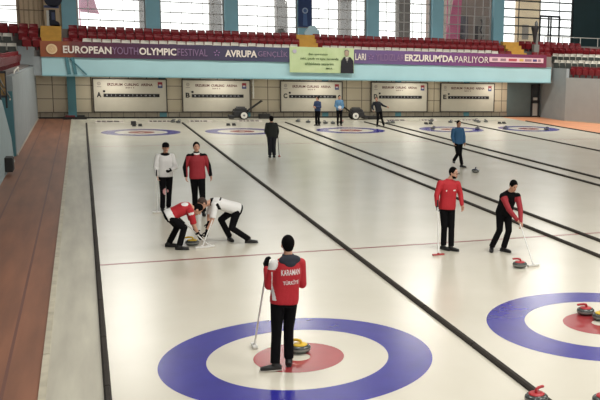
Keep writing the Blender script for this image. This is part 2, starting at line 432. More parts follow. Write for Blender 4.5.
# left side seats: one row along the wall, two rows round the corner
y=27
while y<42.2:
    put_seat(red0,(-5.5,y,3.0),PI/2,'maroon seat in the lowest row above the left side wall','seats of the lowest row above the left side wall'); y+=.5
for k,(x0,y0,z0) in enumerate([(-5.98,43.5,3.44),(-6.2,44.05,3.98)]):
    nm=['lower grey row at the left corner','upper grey row at the left corner'][k]
    for i in range(5):
        put_seat(gry0,(x0-.48*i,y0,z0),0,'folded grey seat in the '+nm,'seats of the '+nm)
ang=math.atan2(D.y,D.x)+PI
for k,(src,s0,s1) in enumerate([(red0,.2,9),(gry0,-1.6,9),(gry0,-2.2,9),(red0,-3.0,9)]):
    nm=['lowest maroon row on the right corner wall','lower grey row of the right corner stand','upper grey row of the right corner stand','topmost maroon row of the right corner stand'][k]
    s=s0
    while s<s1:
        p=P0+Nn*(.45+.6*k)+D*s
        put_seat(src,(p.x,p.y,2.88+.42*k),math.atan2(Nn.y,Nn.x)-PI/2,('maroon' if k in(0,3) else 'folded grey')+' seat in the '+nm,'seats of the '+nm); s+=.5

b=MB(); b.box(-12,42,46.6,49.95,4.6,5.02); b.box(32.7,42,44.8,46.6,4.6,5.02); struct(b.build('floor_upper_deck',STANDC))
w=MB(); w.box(-12,-4.95,46.65,46.8,0,4.55); struct(w.build('wall_back_left',CONC))
w=MB(); w.box(-12,-6.1,13,25.3,-.1,0); struct(w.build('floor_side',STANDC)) if 0 else None
# ------------------------------------------------------------------ upper window wall
YW=50
CXW=[-3.1+4.87*k for k in range(7)]
w=MB(); w.box(-12,42,YW,YW+.3,-.1,5.05,0); w.box(-12,42,YW,YW+.3,11,13,0)
w.box(-12,-8,YW,YW+.3,5.05,11,0)
struct(w.build('wall_window_side',mat('window_sill_wall',(150,146,140),.7)))
w=MB(); w.box(32.7,42,YW-.1,YW+.3,4.9,11.1); struct(w.build('wall_upper_right',DTEAL))
w=MB()
for x in CXW: w.box(x-.42,x+.42,YW-.45,YW+.05,4.9,11.2)
struct(w.build('trim_4',mat('upper_teal_column',(136,190,206),.5,noise=.05,nscale=1)))
FRW=mat('window_frame_grey',(176,172,168),.5); 
def window(n,x0,x1,vx,zh,z0=5.06,z1=11,mt=None,r=.022):
    m=MB(); mt=mt or FRW
    m.box(x0,x1,YW-.02,YW+.1,z0,z0+.12); m.box(x0,x1,YW-.02,YW+.1,z1-.1,z1)
    for a in (x0,x1-.1): m.box(a,a+.1,YW-.02,YW+.1,z0,z1)
    for v in vx: m.box(v-r*.7,v+r*.7,YW+.01,YW+.08,z0,z1)
    for z in zh: m.box(x0,x1,YW,YW+.08,z-r*1.4,z+r*1.4)
    o=struct(m.build('window_%d'%n,mt))
    g=MB(); g.box(x0,x1,YW+.03,YW+.045,z0,z1); g.build('pane',GLASS,o)
    return o
zh=[5.06+.66*i for i in range(1,9)]
wn=1
for i in range(6):
    x0=CXW[i]+.42; x1=CXW[i+1]-.42
    window(wn,x0,x1,[x0+ (x1-x0)*k/6 for k in range(1,6)],zh); wn+=1
window(wn,-8,CXW[0]-.42,[-4.9],[5.4+.98*i for i in range(6)]); wn+=1
mm=window(wn,CXW[6]+.42,32.7,[28.0,29.8,31.5],[5.35+.62*i+.5 for i in range(8)],mt=DGREY,r=.035)
# framed double door inside the right glazing
d=MB()
for v in (29.8,30.55,30.75,31.5): d.box(v-.06,v+.06,YW-.08,YW-.01,4.96,7.3)
d.box(29.75,31.55,YW-.08,YW-.01,7.2,7.35)
struct(d.build('door_2',DGREY))
# exterior: concrete pillars and beige neighbour
PIL=mat('outdoor_concrete',(112,104,96),.8,noise=.08,nscale=1)
for a,b_ in ((1.2,2.05),(5.8,6.6),(10.4,11.2),(15.1,15.95),(19.65,20.55)):
    m=MB(); m.box(a,b_,53.6,54.4,2,12); m.box(a-.1,b_+.1,53.5,54.5,11.4,12); m.box(a-.1,b_+.1,53.5,54.5,2,4)
    o=m.build('outdoor_pillar',PIL); tag(o,'grey concrete pillar outside the windows of the end wall, %s'%{1.2:'seen at the right edge of the leftmost small paned window',5.8:'seen left of the second column from the left',10.4:'seen left of the dark blue hanging banner',15.1:'seen right of the dark blue hanging banner',19.65:'seen behind the fifth window above the word for shining'}[a],'pillar')
m=MB(); m.box(24.2,27.6,54,60,2,10); m.box(24.9,25.5,53.95,54.0,5.4,7.2,1); m.box(26.2,26.9,53.95,54.0,5.4,7.2,1); m.box(24.1,27.7,53.9,60.1,9.6,10.2)
tag(m.build('outdoor_building',[mat('outdoor_brown',(136,118,108),.8,noise=.1,nscale=1),mat('outdoor_pane',(90,84,90),.3)]),'brown grey building outside seen through the sixth window right of centre','building')
m=MB(); m.box(31.0,33.0,56,56.8,2,8.9); m.box(30.9,33.1,55.9,56.9,8.9,9.1); m.box(31.3,31.9,55.95,56,5.6,6.8,1)
tag(m.build('outdoor_building',[mat('outdoor_beige',(240,216,180),.8,noise=.04,nscale=1),mat('outdoor_pane2',(150,140,130),.3)]),'beige building outside seen through the tall glazing at right','building')
gr=MB(); gr.box(-60,100,51,140,1.8,2.0); struct(gr.build('floor_outside',mat('snowy_ground',(214,212,210),.9,noise=.05,nscale=.3)))
# curtain at left window
m=MB()
n=28
for i in range(n):
    a=-6.0+i*.09; m.prism([(a,49.75+.03*math.sin(i*2.1),5.1),(a+.09,49.75+.03*math.sin((i+1)*2.1),5.1),(a+.09,49.77+.03*math.sin((i+1)*2.1),5.1),(a,49.77+.03*math.sin(i*2.1),5.1)],(0,0,5))
tag(m.build('curtain',mat('beige_curtain',(214,190,160),.8)),'beige curtain hanging at the far left window','curtain')
m=MB(); m.tube((-5.85,49.68,5.1),(-5.85,49.68,10.5),.05); m.tube((-7,49.68,6.15),(-3.6,49.68,6.15),.025); m.tube((-7,49.68,5.62+1.3),(-3.6,49.68,6.92),.025)
tag(m.build('curtain_rail',mat('brass_grey',(150,130,110),.5)),'thin bars crossing in front of the beige curtain at far left','rail')
# dark poster by curtain
t=thing('hanging_poster','dark navy and white figure poster standing over the left yellow stairs','poster',(-4.05,49.0,5.1))
m=MB(); m.box(-.42,.42,0,.04,0,2.4); m.build('sheet',mat('poster_beige',(196,172,140),.6),t)
m=MB(); m.box(-.16,.2,-.012,0,.15,1.1,0); m.box(-.3,-.14,-.012,0,.1,1.05,1); m.box(-.1,.42,-.014,0,0,.22,0)
m.lathe([(.22,0),(.22,.014)],(.2,0,.22),20,0,(0,-1,0)); m.box(-.02,.16,-.016,0,.5,.95,2)
m.lathe([(.5,0),(.5,.014)],(.1,0,1.75),24,0,(0,-1,0)); m.box(-.42,.4,-.014,0,1.2,1.35,2)
m.build('print',[mat('poster_navy',(22,28,48),.6),WHITE,mat('poster_blue',(74,84,118),.6)],t)
t['label']='dark navy and white poster over the left yellow stairs'
# pink prints behind the glass
PK=mat('pink_print',(240,120,165),.6)
def pink(poly,label):
    m=MB(); m.prism([(x,50.6,z) for x,z in poly],(0,.03,0)); m.tube((poly[0][0]+.1,50.68,2),(poly[0][0]+.1,50.68,poly[0][1] if poly[0][1]>7 else 9),.04); tag(m.build('pink_banner',PK),label,'banner')
pink([(-2.6,8.2),(-2.45,6.2),(-1.35,6.1),(-1.5,6.5),(-1.9,8.2)],'pink banner outside the leftmost paned window')
pink([(22.3,5.25),(23.4,5.25),(23.55,9),(23.0,9)],'pink banner outside the sixth window right of centre')
m=MB(); t=thing('figure_poster','poster with a dark curved figure in the sixth window','poster',(24.9,50.35,5.15))
m.box(-.5,.5,0,.03,0,1.9); m.build('sheet',mat('poster_grey',(168,156,150),.6),t)
m=MB(); m.path([(.1,-.02,.1),(.3,-.02,.5),(.05,-.02,.9),(.25,-.02,1.35),(.1,-.02,1.7)],.06,8); m.box(-.42,-.1,-.02,0,.2,1.2); m.build('figure',mat('poster_dark',(70,58,62),.6),t)

# navy hanging banner with torch emblem on the column
t=thing('hanging_banner','dark blue vertical banner with pale emblem on the middle column','banner',(CXW[3],49.45,5.75))
m=MB(); m.box(-.48,.48,0,.03,0,4.5); m.build('cloth',mat('navy_cloth',(40,62,108),.7,noise=.1,nscale=2),t)
m=MB(); m.lathe([(.2,0),(.2,.01)],(0,0,1.1),24,0,(0,-1,0)); m.lathe([(.12,0),(.12,.016)],(0,0,1.1),24,1,(0,-1,0)); m.prism([(-.12,0,.9),(.12,0,.9),(.16,0,.1),(-.16,0,.1)],(0,-.008,0),1)
m.build('emblem',[mat('pale_blue_print',(150,170,196),.6),mat('mid_blue_print',(66,98,148),.6)],t)
m=MB(); m.box(-.52,.52,-.03,.06,-.06,0); m.build('bottom_rod',GREYM,t)
m=MB(); m.prism([(10.5,44.95,4.9),(11.35,44.95,4.9),(11.4,44.95,5.35),(11.1,44.95,5.75),(10.75,44.95,5.7),(10.45,44.95,5.3)],(0,.25,0))
tag(m.build('lectern',mat('pale_blue_box',(160,190,200),.5)),'pale blue faceted box at the top of the middle yellow stairs','box')

# torch shaped cauldron
t=thing('torch_stand','dark cone shaped torch on a grey pedestal right of the yellow stairs','torch',(26.0,43.4,4.16))
m=MB(); m.box(-.12,.28,-.18,.18,0,.85); m.box(-.2,.36,-.22,.22,0,.08); m.box(.08,.24,-.06,.06,.85,1.6); m.build('pedestal',mat('pedestal_grey',(128,128,124),.6),t,bevel=.02)
m=MB(); m.lathe([(.04,.95),(.08,1.05),(.15,1.5),(.26,1.95),(.28,2.1),(.22,2.1)],(-.02,0,0),20); m.build('torch_cone',mat('charcoal',(44,42,44),.5),t)
m=MB(); m.lathe([(.1,2.1),(.13,2.2),(.1,2.35),(.03,2.45)],(.08,0,0),12); m.build('flame_cup',GREYM,t)
# railing right
t=thing('guard_rail','thin pale guard rail on the deck before the dark teal wall','railing',(28.3,46.3,4.7))
m=MB(); m.tube((0,0,.95),(8,0,.95),.03); m.build('rail',WHITE,t)
m=MB()
for i in range(6): m.tube((i*1.5,0,.33),(i*1.5,0,.95),.03)
m.build('posts',WHITE,t)

# ------------------------------------------------------------------ the long banner
def banner_mat():
    m=mat('banner_print',(90,50,90),.6); nt=m.node_tree; b=nt.nodes['Principled BSDF']
    tc=nt.nodes.new('ShaderNodeTexCoord'); sp=nt.nodes.new('ShaderNodeSeparateXYZ'); nt.links.new(tc.outputs['Object'],sp.inputs[0])
    mr=nt.nodes.new('ShaderNodeMapRange'); mr.inputs['From Min'].default_value=-4.55; mr.inputs['From Max'].default_value=26.2; nt.links.new(sp.outputs['X'],mr.inputs['Value'])
    n=nt.nodes.new('ShaderNodeTexNoise'); n.inputs['Scale'].default_value=.9; nt.links.new(tc.outputs['Object'],n.inputs['Vector'])
    ad=nt.nodes.new('ShaderNodeMath'); ad.operation='MULTIPLY_ADD'; ad.inputs[1].default_value=.05; nt.links.new(n.outputs['Fac'],ad.inputs[0]); nt.links.new(mr.outputs[0],ad.inputs[2])
    r=nt.nodes.new('ShaderNodeValToRGB'); e=r.color_ramp.elements
    e[0].position=.0; e[0].color=lin((150,84,48))+(1,); e[1].position=1; e[1].color=lin((116,40,70))+(1,)
    for p,c in ((.07,(140,76,50)),(.1,(86,38,58)),(.2,(74,42,72)),(.36,(62,62,90)),(.5,(78,78,108)),(.62,(108,88,134)),(.74,(112,76,132)),(.86,(120,60,112))):
        k=e.new(p); k.color=lin(c)+(1,)
    nt.links.new(ad.outputs[0],r.inputs[0]); nt.links.new(r.outputs[0],b.inputs['Base Color']); return m
t=thing('long_banner','long purple sports festival banner stretched along the balcony front','banner',(0,41.9,3.47))
m=MB(); nseg=60
for i in range(nseg):
    a=-4.53+i*(30.7/nseg); b_=a+30.7/nseg; ya=.02*math.sin(i*.9); yb=.02*math.sin((i+1)*.9)
    m.quad((a,ya,0),(b_,yb,0),(b_,yb+.01,.84),(a,ya+.01,.84)); m.quad((a,ya+.02,0),(a,ya+.03,.84),(b_,yb+.03,.84),(b_,yb+.02,0))
m.build('cloth',banner_mat(),t,fixn=False)
BT=mat('banner_bold_text',(232,222,212),.6); BD=mat('banner_thin_text',(140,112,146),.6)
from functools import partial
def bx(px):   # banner abscissae measured along the cloth
    return px
T=[('EUROPEAN',-3.42,-1.0,BT,.03),('YOUTH',-.96,.38,BD,.0),('OLYMPIC',.43,2.4,BT,.03),('FESTİVAL',2.46,4.1,BD,0),('AVRUPA',5.08,6.9,BT,.03),('GENÇLİK',6.96,8.7,BD,0),('LARI',12.85,13.52,BT,.015),('YILDIZLAR',14.17,16.0,BD,.0),("ERZURUM'DA",16.06,19.38,BT,.035),('PARLIYOR',19.45,21.85,BT,0)]
for s_,a,b_,mt_,bo in T:
    if s_=='FESTİVAL': s_='FESTIVAL'
    h=.4 if not (s_[0]=='E' and s_[1]=='R') else .44
    k_=MB(); lettering(k_, s_, a,-.05,.22,b_-a,h if 'Ç' not in s_ else .48,bold=bo); k_.build('bold_lettering' if mt_ is BT else 'thin_lettering',mt_,t)
m=MB(); m.lathe([(.27,0),(.27,.012)],(-3.97,-.03,.42),32,0,(0,-1,0)); m.lathe([(.2,0),(.2,.016)],(-3.97,-.03,.42),32,1,(0,-1,0))
m.path([(-4.05,-.05,.34),(-3.97,-.05,.52),(-3.89,-.05,.34)],.012,6,0); m.path([(-4.03,-.05,.48),(-3.97,-.05,.33),(-3.9,-.05,.48)],.012,6,0)
m.build('round_emblem',[mat('cream_print',(232,204,160),.6),mat('cream_print_dark',(216,182,138),.6)],t)
for cx_ in (4.62,13.85):
    m=MB()
    for i in range(5):
        w_=2*PI*i/5+PI/2; m.ell((cx_+.13*math.cos(w_),-.03,.42+.13*math.sin(w_)),(.06*math.cos(w_),0,.06*math.sin(w_)),(0,.012,0),(-.035*math.sin(w_),0,.035*math.cos(w_)),8,6)
    m.build('flower_emblem',mat('mauve_print',(150,116,160),.6),t)
m=MB(); m.box(21.9,25.9,-.06,-.04,.3,.62,0)
for i,(a,b_,c) in enumerate([(22.1,22.5,1),(22.7,23.1,1),(23.3,23.9,2),(24.1,24.4,3),(24.5,25.0,1),(25.1,25.4,4),(25.5,25.7,1)]): m.box(a,b_,-.07,-.06,.38,.54,c)
m.build('sponsor_strip',[mat('strip_pink_white',(226,190,196),.6),mat('strip_grey',(150,120,130),.6),mat('strip_red',(176,80,90),.6),mat('strip_yellow',(206,170,90),.6),mat('strip_blue',(80,70,120),.6)],t)
# green banner
t=thing('green_banner','pale green banner with dark writing and a suited man hanging over the purple banner','banner',(8.8,41.8,2.87))
m=MB(); W=3.95; n=20
for i in range(n):
    a=W*i/n; b_=W*(i+1)/n; ya=.015*math.sin(i*1.3); yb=.015*math.sin((i+1)*1.3)
    m.quad((a,ya,0),(b_,yb,0),(b_,yb,1.52),(a,ya,1.52)); m.quad((a,ya+.02,0),(a,ya+.02,1.52),(b_,yb+.02,1.52),(b_,yb+.02,0))
m.build('cloth',mat('green_cloth',(198,214,168),.6,rgb2=(184,204,150),nscale=1.2),t,fixn=False)
GT=mat('green_text',(86,110,70),.6)
for w_,a_,z_,l_,h_ in (('Ben sporcunun',1.15,1.02,1.15,.15),('zeki, çevik ve aynı zamanda',.62,.74,2.35,.17),('ahlaklısını severim',.92,.46,1.75,.15),('MKA',2.2,.22,.4,.1)):
    m=MB(); lettering(m,w_,a_,-.03,z_,l_,h_,bold=.02); m.build('lettering',GT,t)
m=MB(); m.lathe([(.12,0),(.12,.01)],(.3,-.02,1.25),20,0,(0,-1,0)); m.build('emblem',mat('pale_lilac',(186,180,196),.6),t)
m=MB()
m.prism([(3.1,-.03,.0),(3.92,-.03,.0),(3.9,-.03,.75),(3.72,-.03,.98),(3.3,-.03,.98),(3.14,-.03,.75)],(0,-.012,0),0)
m.prism([(3.4,-.05,.98),(3.58,-.05,.98),(3.5,-.05,.62)],(0,-.006,0),1)
m.ell((3.48,-.04,1.2),(.14,0,0),(0,.015,0),(0,0,.19),16,10,2); m.ell((3.48,-.035,1.3),(.15,0,0),(0,.014,0),(0,0,.13),16,10,3)
m.prism([(3.46,-.05,.95),(3.52,-.05,.95),(3.51,-.05,.66),(3.48,-.05,.66)],(0,-.012,0),0)
m.build('portrait',[mat('portrait_suit',(26,26,34),.6),WHITE,mat('portrait_skin',(170,150,130),.6),mat('portrait_hair',(120,112,106),.7)],t)

# ------------------------------------------------------------------ room shell out of frame
w=MB(); w.box(-12.2,-12,-26,50,-.1,12); struct(w.build('wall_far_left',CONC))
w=MB(); w.box(42,42.2,-26,50,-.1,12); struct(w.build('wall_far_right',CONC))
w=MB(); w.box(-12,42,-26,50.3,12,12.2); struct(w.build('ceiling',mat('ceiling_metal',(150,150,150),.7)))
w=MB(); w.box(-12,42,-26.2,-26,-.1,5); struct(w.build('wall_front',CONC))

# ------------------------------------------------------------------ stones
def rotz(v,a): return V((v[0]*math.cos(a)-v[1]*math.sin(a),v[0]*math.sin(a)+v[1]*math.cos(a),v[2]))
GRAN=mat('granite',(74,80,78),.25,rgb2=(50,56,56),nscale=60,coat=.3)
GRANB=mat('granite_band',(128,128,122),.6,noise=.2,nscale=80)
HR=mat('stone_red',(178,40,48),.35); HY=mat('stone_yellow',(226,190,50),.35); HD=mat('stone_dark_blue',(30,32,58),.4)
def make_stone(col,label):
    t=thing('curling_stone',label,'curling stone')
    m=MB(); m.lathe([(.06,0),(.085,.004),(.125,.018),(.142,.04),(.1445,.048)],n=40); 
    m.lathe([(.1445,.072),(.142,.084),(.125,.1),(.1,.11),(.06,.114)],n=40); m.build('granite_body',GRAN,t)
    m=MB(); m.lathe([(.1445,.046),(.1455,.06),(.1445,.074)],n=40); m.build('striking_band',GRANB,t)
    m=MB(); m.lathe([(.098,.108),(.1,.116),(.085,.124),(.04,.127)],n=32); c=m.build('cap',col,t)
    m=MB(); m.path([(-.01,0,.124),(-.012,0,.15),(.0,0,.168),(.04,0,.176),(.1,0,.172),(.125,0,.166)],.019,10); m.ell((.125,0,.166),(.03,0,0),(0,.022,0),(0,0,.018),10,8)
    m.build('handle',col,t)
    return t
sy=make_stone(HY,'yellow handled curling stone on the red ring behind the standing player in front')
sy.location=(.06,.2,0); sy.rotation_euler.z=2.6
sr=make_stone(HR,'red handled curling stone on the right front rings, left of a yellow one')
sr.location=(4.84,.5,0); sr.rotation_euler.z=2.9
dup(sy,(4.93,.16,0),-.4,'yellow handled curling stone on the right front rings touching a red one')
dup(sr,(2.33,-2.56,0),.5,'red handled curling stone cut by the bottom edge, on the black divider end')
dup(sr,(3.08,-2.9,0),1.0,'red handled curling stone cut by the bottom right corner')
dup(sr,(5.27,3.78,0),2.6,'red handled curling stone beside the white broom head of the stooping player')
dup(sy,(-.56,7.72,0),2.9,'yellow handled curling stone between the two sweepers')
dk=make_stone(HD,'dark curling stone alone on the ice near the blue shirted walker')
dk.location=(10.26,17.35,0); dk.rotation_euler.z=1
def far(src,x,y,label,grp=None,rz=0): dup(src,(x,y,0),rz,label,grp)
far(dk,19.74,34.67,'dark curling stone at the left edge of the rightmost far rings')
far(dk,21.95,33.75,'dark curling stone at the right edge of the rightmost far rings')
far(dk,15.35,34.9,'dark curling stone at the left edge of the far D rings')
far(dk,17.95,34.6,'dark curling stone at the right edge of the far D rings')
for i,(x,y) in enumerate([(9.0,40.6),(9.45,39.9),(9.95,39.4),(10.3,39.2),(10.7,39.0)]):
    far(dk,x,y,'dark curling stone parked in the row behind the far rings below board C','stones parked behind far rings C',i)
far(sr,11.35,39.6,'red handled curling stone parked right of the pale blue shirted player far away')
far(dk,14.05,38.9,'dark curling stone behind the far D rings, left of its pair'); far(dk,14.45,39.3,'dark curling stone behind the far D rings, right of its pair')
for i,(x,y) in enumerate([(20.3,40.2),(20.75,39.6),(20.15,39.4)]): far(dk,x,y,'dark curling stone clustered behind the far E rings','stones clustered behind far rings E',i*2)
far(dk,18.2,39.3,'dark curling stone behind the right part of the far D rings'); 
far(dk,2.0,40.8,'dark curling stone at the far end left of the long divider'); far(dk,2.25,40.3,'dark curling stone at the far tip of the divider below board B')
far(dk,17.3,40.3,'dark curling stone below the gap between boards D and E')
# hacks
def hack(x,y,label,s=1,grp=None):
    t=thing('foot_hack',label,'hack',(x,y,0),0,grp)
    m=MB(); m.box(-.09*s,.09*s,-.12*s,.12*s,0,.02); m.build('plate',BLACK,t)
    m=MB(); m.prism([(-.08*s,-.1*s,.02),(-.08*s,.1*s,.02),(-.08*s,.1*s,.11*s),(-.08*s,.02,.09*s)],(.16*s,0,0)); m.build('rubber_block',BLACK,t)
for k,x in SX.items():
    if k=='C': continue
    for s in (-1,1): hack(x+s*.15,38.41,'small black foot hack in the ice behind the far rings of sheet '+k,1.1,'foot hacks of sheet '+k)
hack(-.12,39.5,'larger black block just behind the foot hacks below board A',1.6)
# marking strips at the far end
def strip(x0,x1,label):
    t=thing('printed_strip',label,'strip',(x0,41.15,0))
    m=MB(); m.box(0,x1-x0,0,.25,0,.07); m.build('foam_strip',mat('strip_white',(214,206,198),.6),t)
    m=MB(); a=.1
    while a<x1-x0-.25:
        b_=a+random.uniform(.1,.3); m.box(a,b_,-.006,.0,.015,.055); m.box(a,b_,.04,.2,.07,.074); a=b_+.06
    m.build('dark_print',mat('strip_print',(66,58,62),.7),t)
strip(-2.0,-.55,'white strip with dark print at the far end, left one below board A')
strip(.7,2.0,'white strip with dark print at the far end, right one below board A')
strip(2.9,4.2,'white strip with dark print at the far end, left one below board B')
strip(5.6,7.0,'white strip with dark print at the far end, right one below board B')
strip(14.6,16.0,'white strip with dark print at the far end, left one below board D')
strip(16.9,18.0,'white strip with dark print at the far end, right one below board D')
strip(19.7,21.0,'white strip with dark print at the far end below board E')
# black mats by teal pillar
m=MB(); m.box(-3.6,-2.4,43.2,43.6,0,.14,0); m.box(-3.5,-3.0,43.15,43.5,.14,.22,1); m.box(-2.9,-2.5,43.2,43.5,.14,.24,0)
tag(m.build('folded_mats',[BLACK,mat('maroon_mat',(92,34,40),.8)]),'dark folded mats at the foot of the left teal pillar','mat')

# ------------------------------------------------------------------ ice machines
def machine(loc,rz,label,flip=1):
    t=thing('ice_machine',label,'machine',loc,rz)
    m=MB(); m.box(-.35,.4,-.3,.3,.16,.5); m.box(-.2,.45,-.26,.26,.3,.68); m.box(-.6,-.3,-.34,.34,.06,.26); m.build('chassis',mat('machine_black',(34,34,36),.5),t,bevel=.03)
    m=MB(); m.box(-.12,.35,-.2,.2,.68,.76); m.tube((-.26,0,.45),(-.26,0,.62),.08); m.build('engine_cover',mat('machine_grey',(70,70,70),.5),t)
    for s in (-1,1):
        m=MB(); m.lathe([(.24,-.05),(.26,-.02),(.26,.02),(.24,.05)],(.25,s*.36,.26),24,0,(0,1,0)); w_=m.build('wheel',BLACK,t)
        m=MB(); m.lathe([(.19,0),(.19,.02)],(.25,s*.41 if s>0 else -.43,.26),20,0,(0,1,0)); m.lathe([(.06,0),(.06,.05)],(.25,s*.42 if s>0 else -.46,.26),12,1,(0,1,0)); m.build('hub',[WHITE,GREYM],w_)
    m=MB()
    for s in (-.2,.2): m.tube((.4,s,.42),(1.35,s,1.1),.03)
    m.tube((1.35,-.26,1.1),(1.35,.26,1.1),.035); m.build('push_handle',BLACK,t)
    return t
m1=machine((5.95,42.9,0),0,'black wheeled ice machine with raised handle below board B')
m2=machine((13.15,42.3,0),0,'black wheeled ice machine right of the pale blue shirted player'); m2.scale=(-1,1,1)
t=thing('equipment_bag','dark equipment case against the back wall right of the first ice machine','bag',(7.55,43.3,0))
m=MB(); m.box(-.35,.35,-.15,.2,0,.3); m.build('case',mat('bag_dark',(40,40,38),.8),t,bevel=.04)
m=MB(); m.path([(-.12,0,.3),(-.1,0,.37),(.1,0,.37),(.12,0,.3)],.015); m.build('carry_handle',BLACK,t)
t=thing('equipment_bag','dark low case on the apron between the second ice machine and board D','bag',(14.3,42.4,0))
m=MB(); m.box(-.45,.45,-.15,.2,0,.22); m.build('case',mat('bag_dark',(40,40,38),.8),t,bevel=.04)
m=MB(); m.path([(-.12,0,.22),(-.1,0,.28),(.1,0,.28),(.12,0,.22)],.015); m.build('carry_handle',BLACK,t)

# ------------------------------------------------------------------ brooms
def broom(p_top,p_head,col_handle,col_head,label,headdir=(1,0,0),hw=.1):
    p=V(p_top); q=V(p_head); t=thing('curling_broom',label,'broom',tuple(q))
    m=MB(); d=(p-q).normalized(); m.tube(d*.04+V((0,0,.03)),p-q,.0125,n=10); m.build('handle',col_handle,t)
    m=MB(); m.tube(d*((p-q).length-.16),p-q,.017,n=10); m.build('grip',BLACK,t)
    h=V(headdir).normalized(); s_=V((-h.y,h.x,0))
    m=MB(); m.obox((0,0,.035),h*hw,s_*.035,V((0,0,.014))); m.tube((0,0,.04),(0,0,.07),.025,n=10); m.build('brush_head',col_head,t,bevel=.008)
    m=MB(); m.obox((0,0,.012),h*hw*.95,s_*.03,V((0,0,.012))); m.build('brush_pad',mat('broom_pad',(206,200,190),.8),t)
    return t
WB=mat('broom_white',(226,226,222),.4); RB=mat('broom_red',(170,50,52),.5); GB=mat('broom_grey',(150,152,150),.4); BB=mat('broom_carbon',(46,46,48),.4)

# ------------------------------------------------------------------ people
def solids_to_obj(sol, voxel, name, mats, parent, base, matfn=None, smooth=6):
    mb=MB()
    for s in sol:
        if s[0]=='cap':
            _,p,q,r0,r1=s; p=V(p); q=V(q)
            if (q-p).length<1e-5: continue
            mb.tube(p,q,r0,r1,16); 
            for c,r in ((p,r0),(q,r1)): mb.ell(c,(r,0,0),(0,r,0),(0,0,r),14,8)
        elif s[0]=='ell':
            mb.ell(s[1],s[2],s[3],s[4],22,14)
        elif s[0]=='loft':
            _,pts,ws,ds,side=s; n=24; pts=[V(p) for p in pts]; side=V(side).normalized(); vs=[]
            for i,p in enumerate(pts):
                t=(pts[min(i+1,len(pts)-1)]-pts[max(i-1,0)]).normalized()
                sd=(side-t*side.dot(t)).normalized(); dd=t.cross(sd)
                for k in range(n):
                    w=2*PI*k/n; c,s_=math.cos(w),math.sin(w)
                    c=math.copysign(abs(c)**.85,c); s_=math.copysign(abs(s_)**.85,s_)
                    vs.append(p+sd*ws[i]*c+dd*ds[i]*s_)
            fs=[tuple(range(n))[::-1],tuple(range((len(pts)-1)*n,len(pts)*n))]
            for j in range(len(pts)-1):
                for k in range(n): fs.append((j*n+k,j*n+(k+1)%n,(j+1)*n+(k+1)%n,(j+1)*n+k))
            mb.add(vs,fs)
        elif s[0]=='box':
            mb.obox(*s[1:])
    # every solid gets outward normals before the union
    me=bpy.data.meshes.new('tmp'); me.from_pydata([tuple(V(v)-V(base)) for v in mb.v],[],mb.f)
    bm=bmesh.new(); bm.from_mesh(me); bmesh.ops.remove_doubles(bm,verts=bm.verts,dist=1e-6); bmesh.ops.recalc_face_normals(bm,faces=bm.faces); bm.to_mesh(me); bm.free()
    o=bpy.data.objects.new('tmp',me); COL.objects.link(o)
    r=o.modifiers.new('r','REMESH'); r.mode='VOXEL'; r.voxel_size=voxel; r.adaptivity=0
    sm=o.modifiers.new('s','SMOOTH'); sm.iterations=smooth; sm.factor=.5
    dg=bpy.context.evaluated_depsgraph_get(); dg.update()
    m2=bpy.data.meshes.new_from_object(o.evaluated_get(dg)); bpy.data.objects.remove(o)
    m2.name=name; m2.materials.clear()
    for m in mats: m2.materials.append(m)
    if matfn:
        B=V(base)
        idx=[matfn(p.center+B) for p in m2.polygons]
        m2.polygons.foreach_set('material_index',idx)
    m2.polygons.foreach_set('use_smooth',[True]*len(m2.polygons)); m2.update()
    o=bpy.data.objects.new(name,m2); COL.objects.link(o)
    if parent: o.parent=parent
    return o

def hand_solids(w,d,n,t,curl=.35,g=0.0):
    """wrist, direction of fingers, palm normal, thumb side"""
    w=V(w); d=V(d).normalized(); n=V(n); n=(n-d*n.dot(d)).normalized(); t0=d.cross(n)
    t=t0 if t0.dot(V(t))>0 else -t0
    out=[('loft',[w-d*.01,w+d*.03,w+d*.085],[.024+g,.036+g,.042+g],[.019+g,.016+g,.013+g],t)]
    for j,L in enumerate((.07,.078,.073,.058)):
        p=w+d*.08+t*(.031-.0205*j); a=0; r=.0098+g
        for k,f in enumerate((.45,.32,.25)):
            a+=curl*(1.0 if k else .8); dd=d*math.cos(a)+n*math.sin(a); q=p+dd*L*f*1.05
            out.append(('cap',p,q,r,r*.92)); p=q; r*=.92
    p=w+d*.022+t*.03; dd=(d*.55+t*.75+n*.25).normalized(); q=p+dd*.04; out.append(('cap',p,q,.0135+g,.0115+g))
    dd=(d*.8+t*.3+n*(.3+curl*.5)).normalized(); out.append(('cap',q,q+dd*.034,.0115+g,.009+g))
    return out

SKIN=mat('skin',(196,150,126),.5,noise=.04,nscale=20); SKIN2=mat('skin_tan',(176,130,106),.5)
EYE=mat('eye_dark',(40,30,28),.3); LIP=mat('lip',(156,96,86),.5)
HAIRB=mat('hair_black',(9,8,8),.85,spec=.1,bump=.4,bscale=200); HAIRBR=mat('hair_brown',(62,44,36),.7,bump=.4,bscale=200)
CB=mat('cloth_black',(10,10,13),.9,spec=.15,bump=.35,bscale=14,noise=.2,nscale=6)
CR=mat('cloth_red',(176,26,38),.7,bump=.35,bscale=14); CRD=mat('cloth_dark_red',(148,30,42),.7,bump=.35,bscale=14)
CW=mat('cloth_white',(226,226,224),.7,bump=.3,bscale=14); CN=mat('cloth_navy_grey',(40,46,58),.8,bump=.3,bscale=14)
CBL=mat('cloth_blue',(44,88,126),.8,bump=.3,bscale=14); CLB=mat('cloth_light_blue',(92,136,170),.8,bump=.3,bscale=14); CSB=mat('cloth_slate',(44,62,96),.8,bump=.3,bscale=14)
SHOE=mat('shoe_black',(16,16,18),.45); SOLE=mat('shoe_sole_pale',(206,200,190),.5)

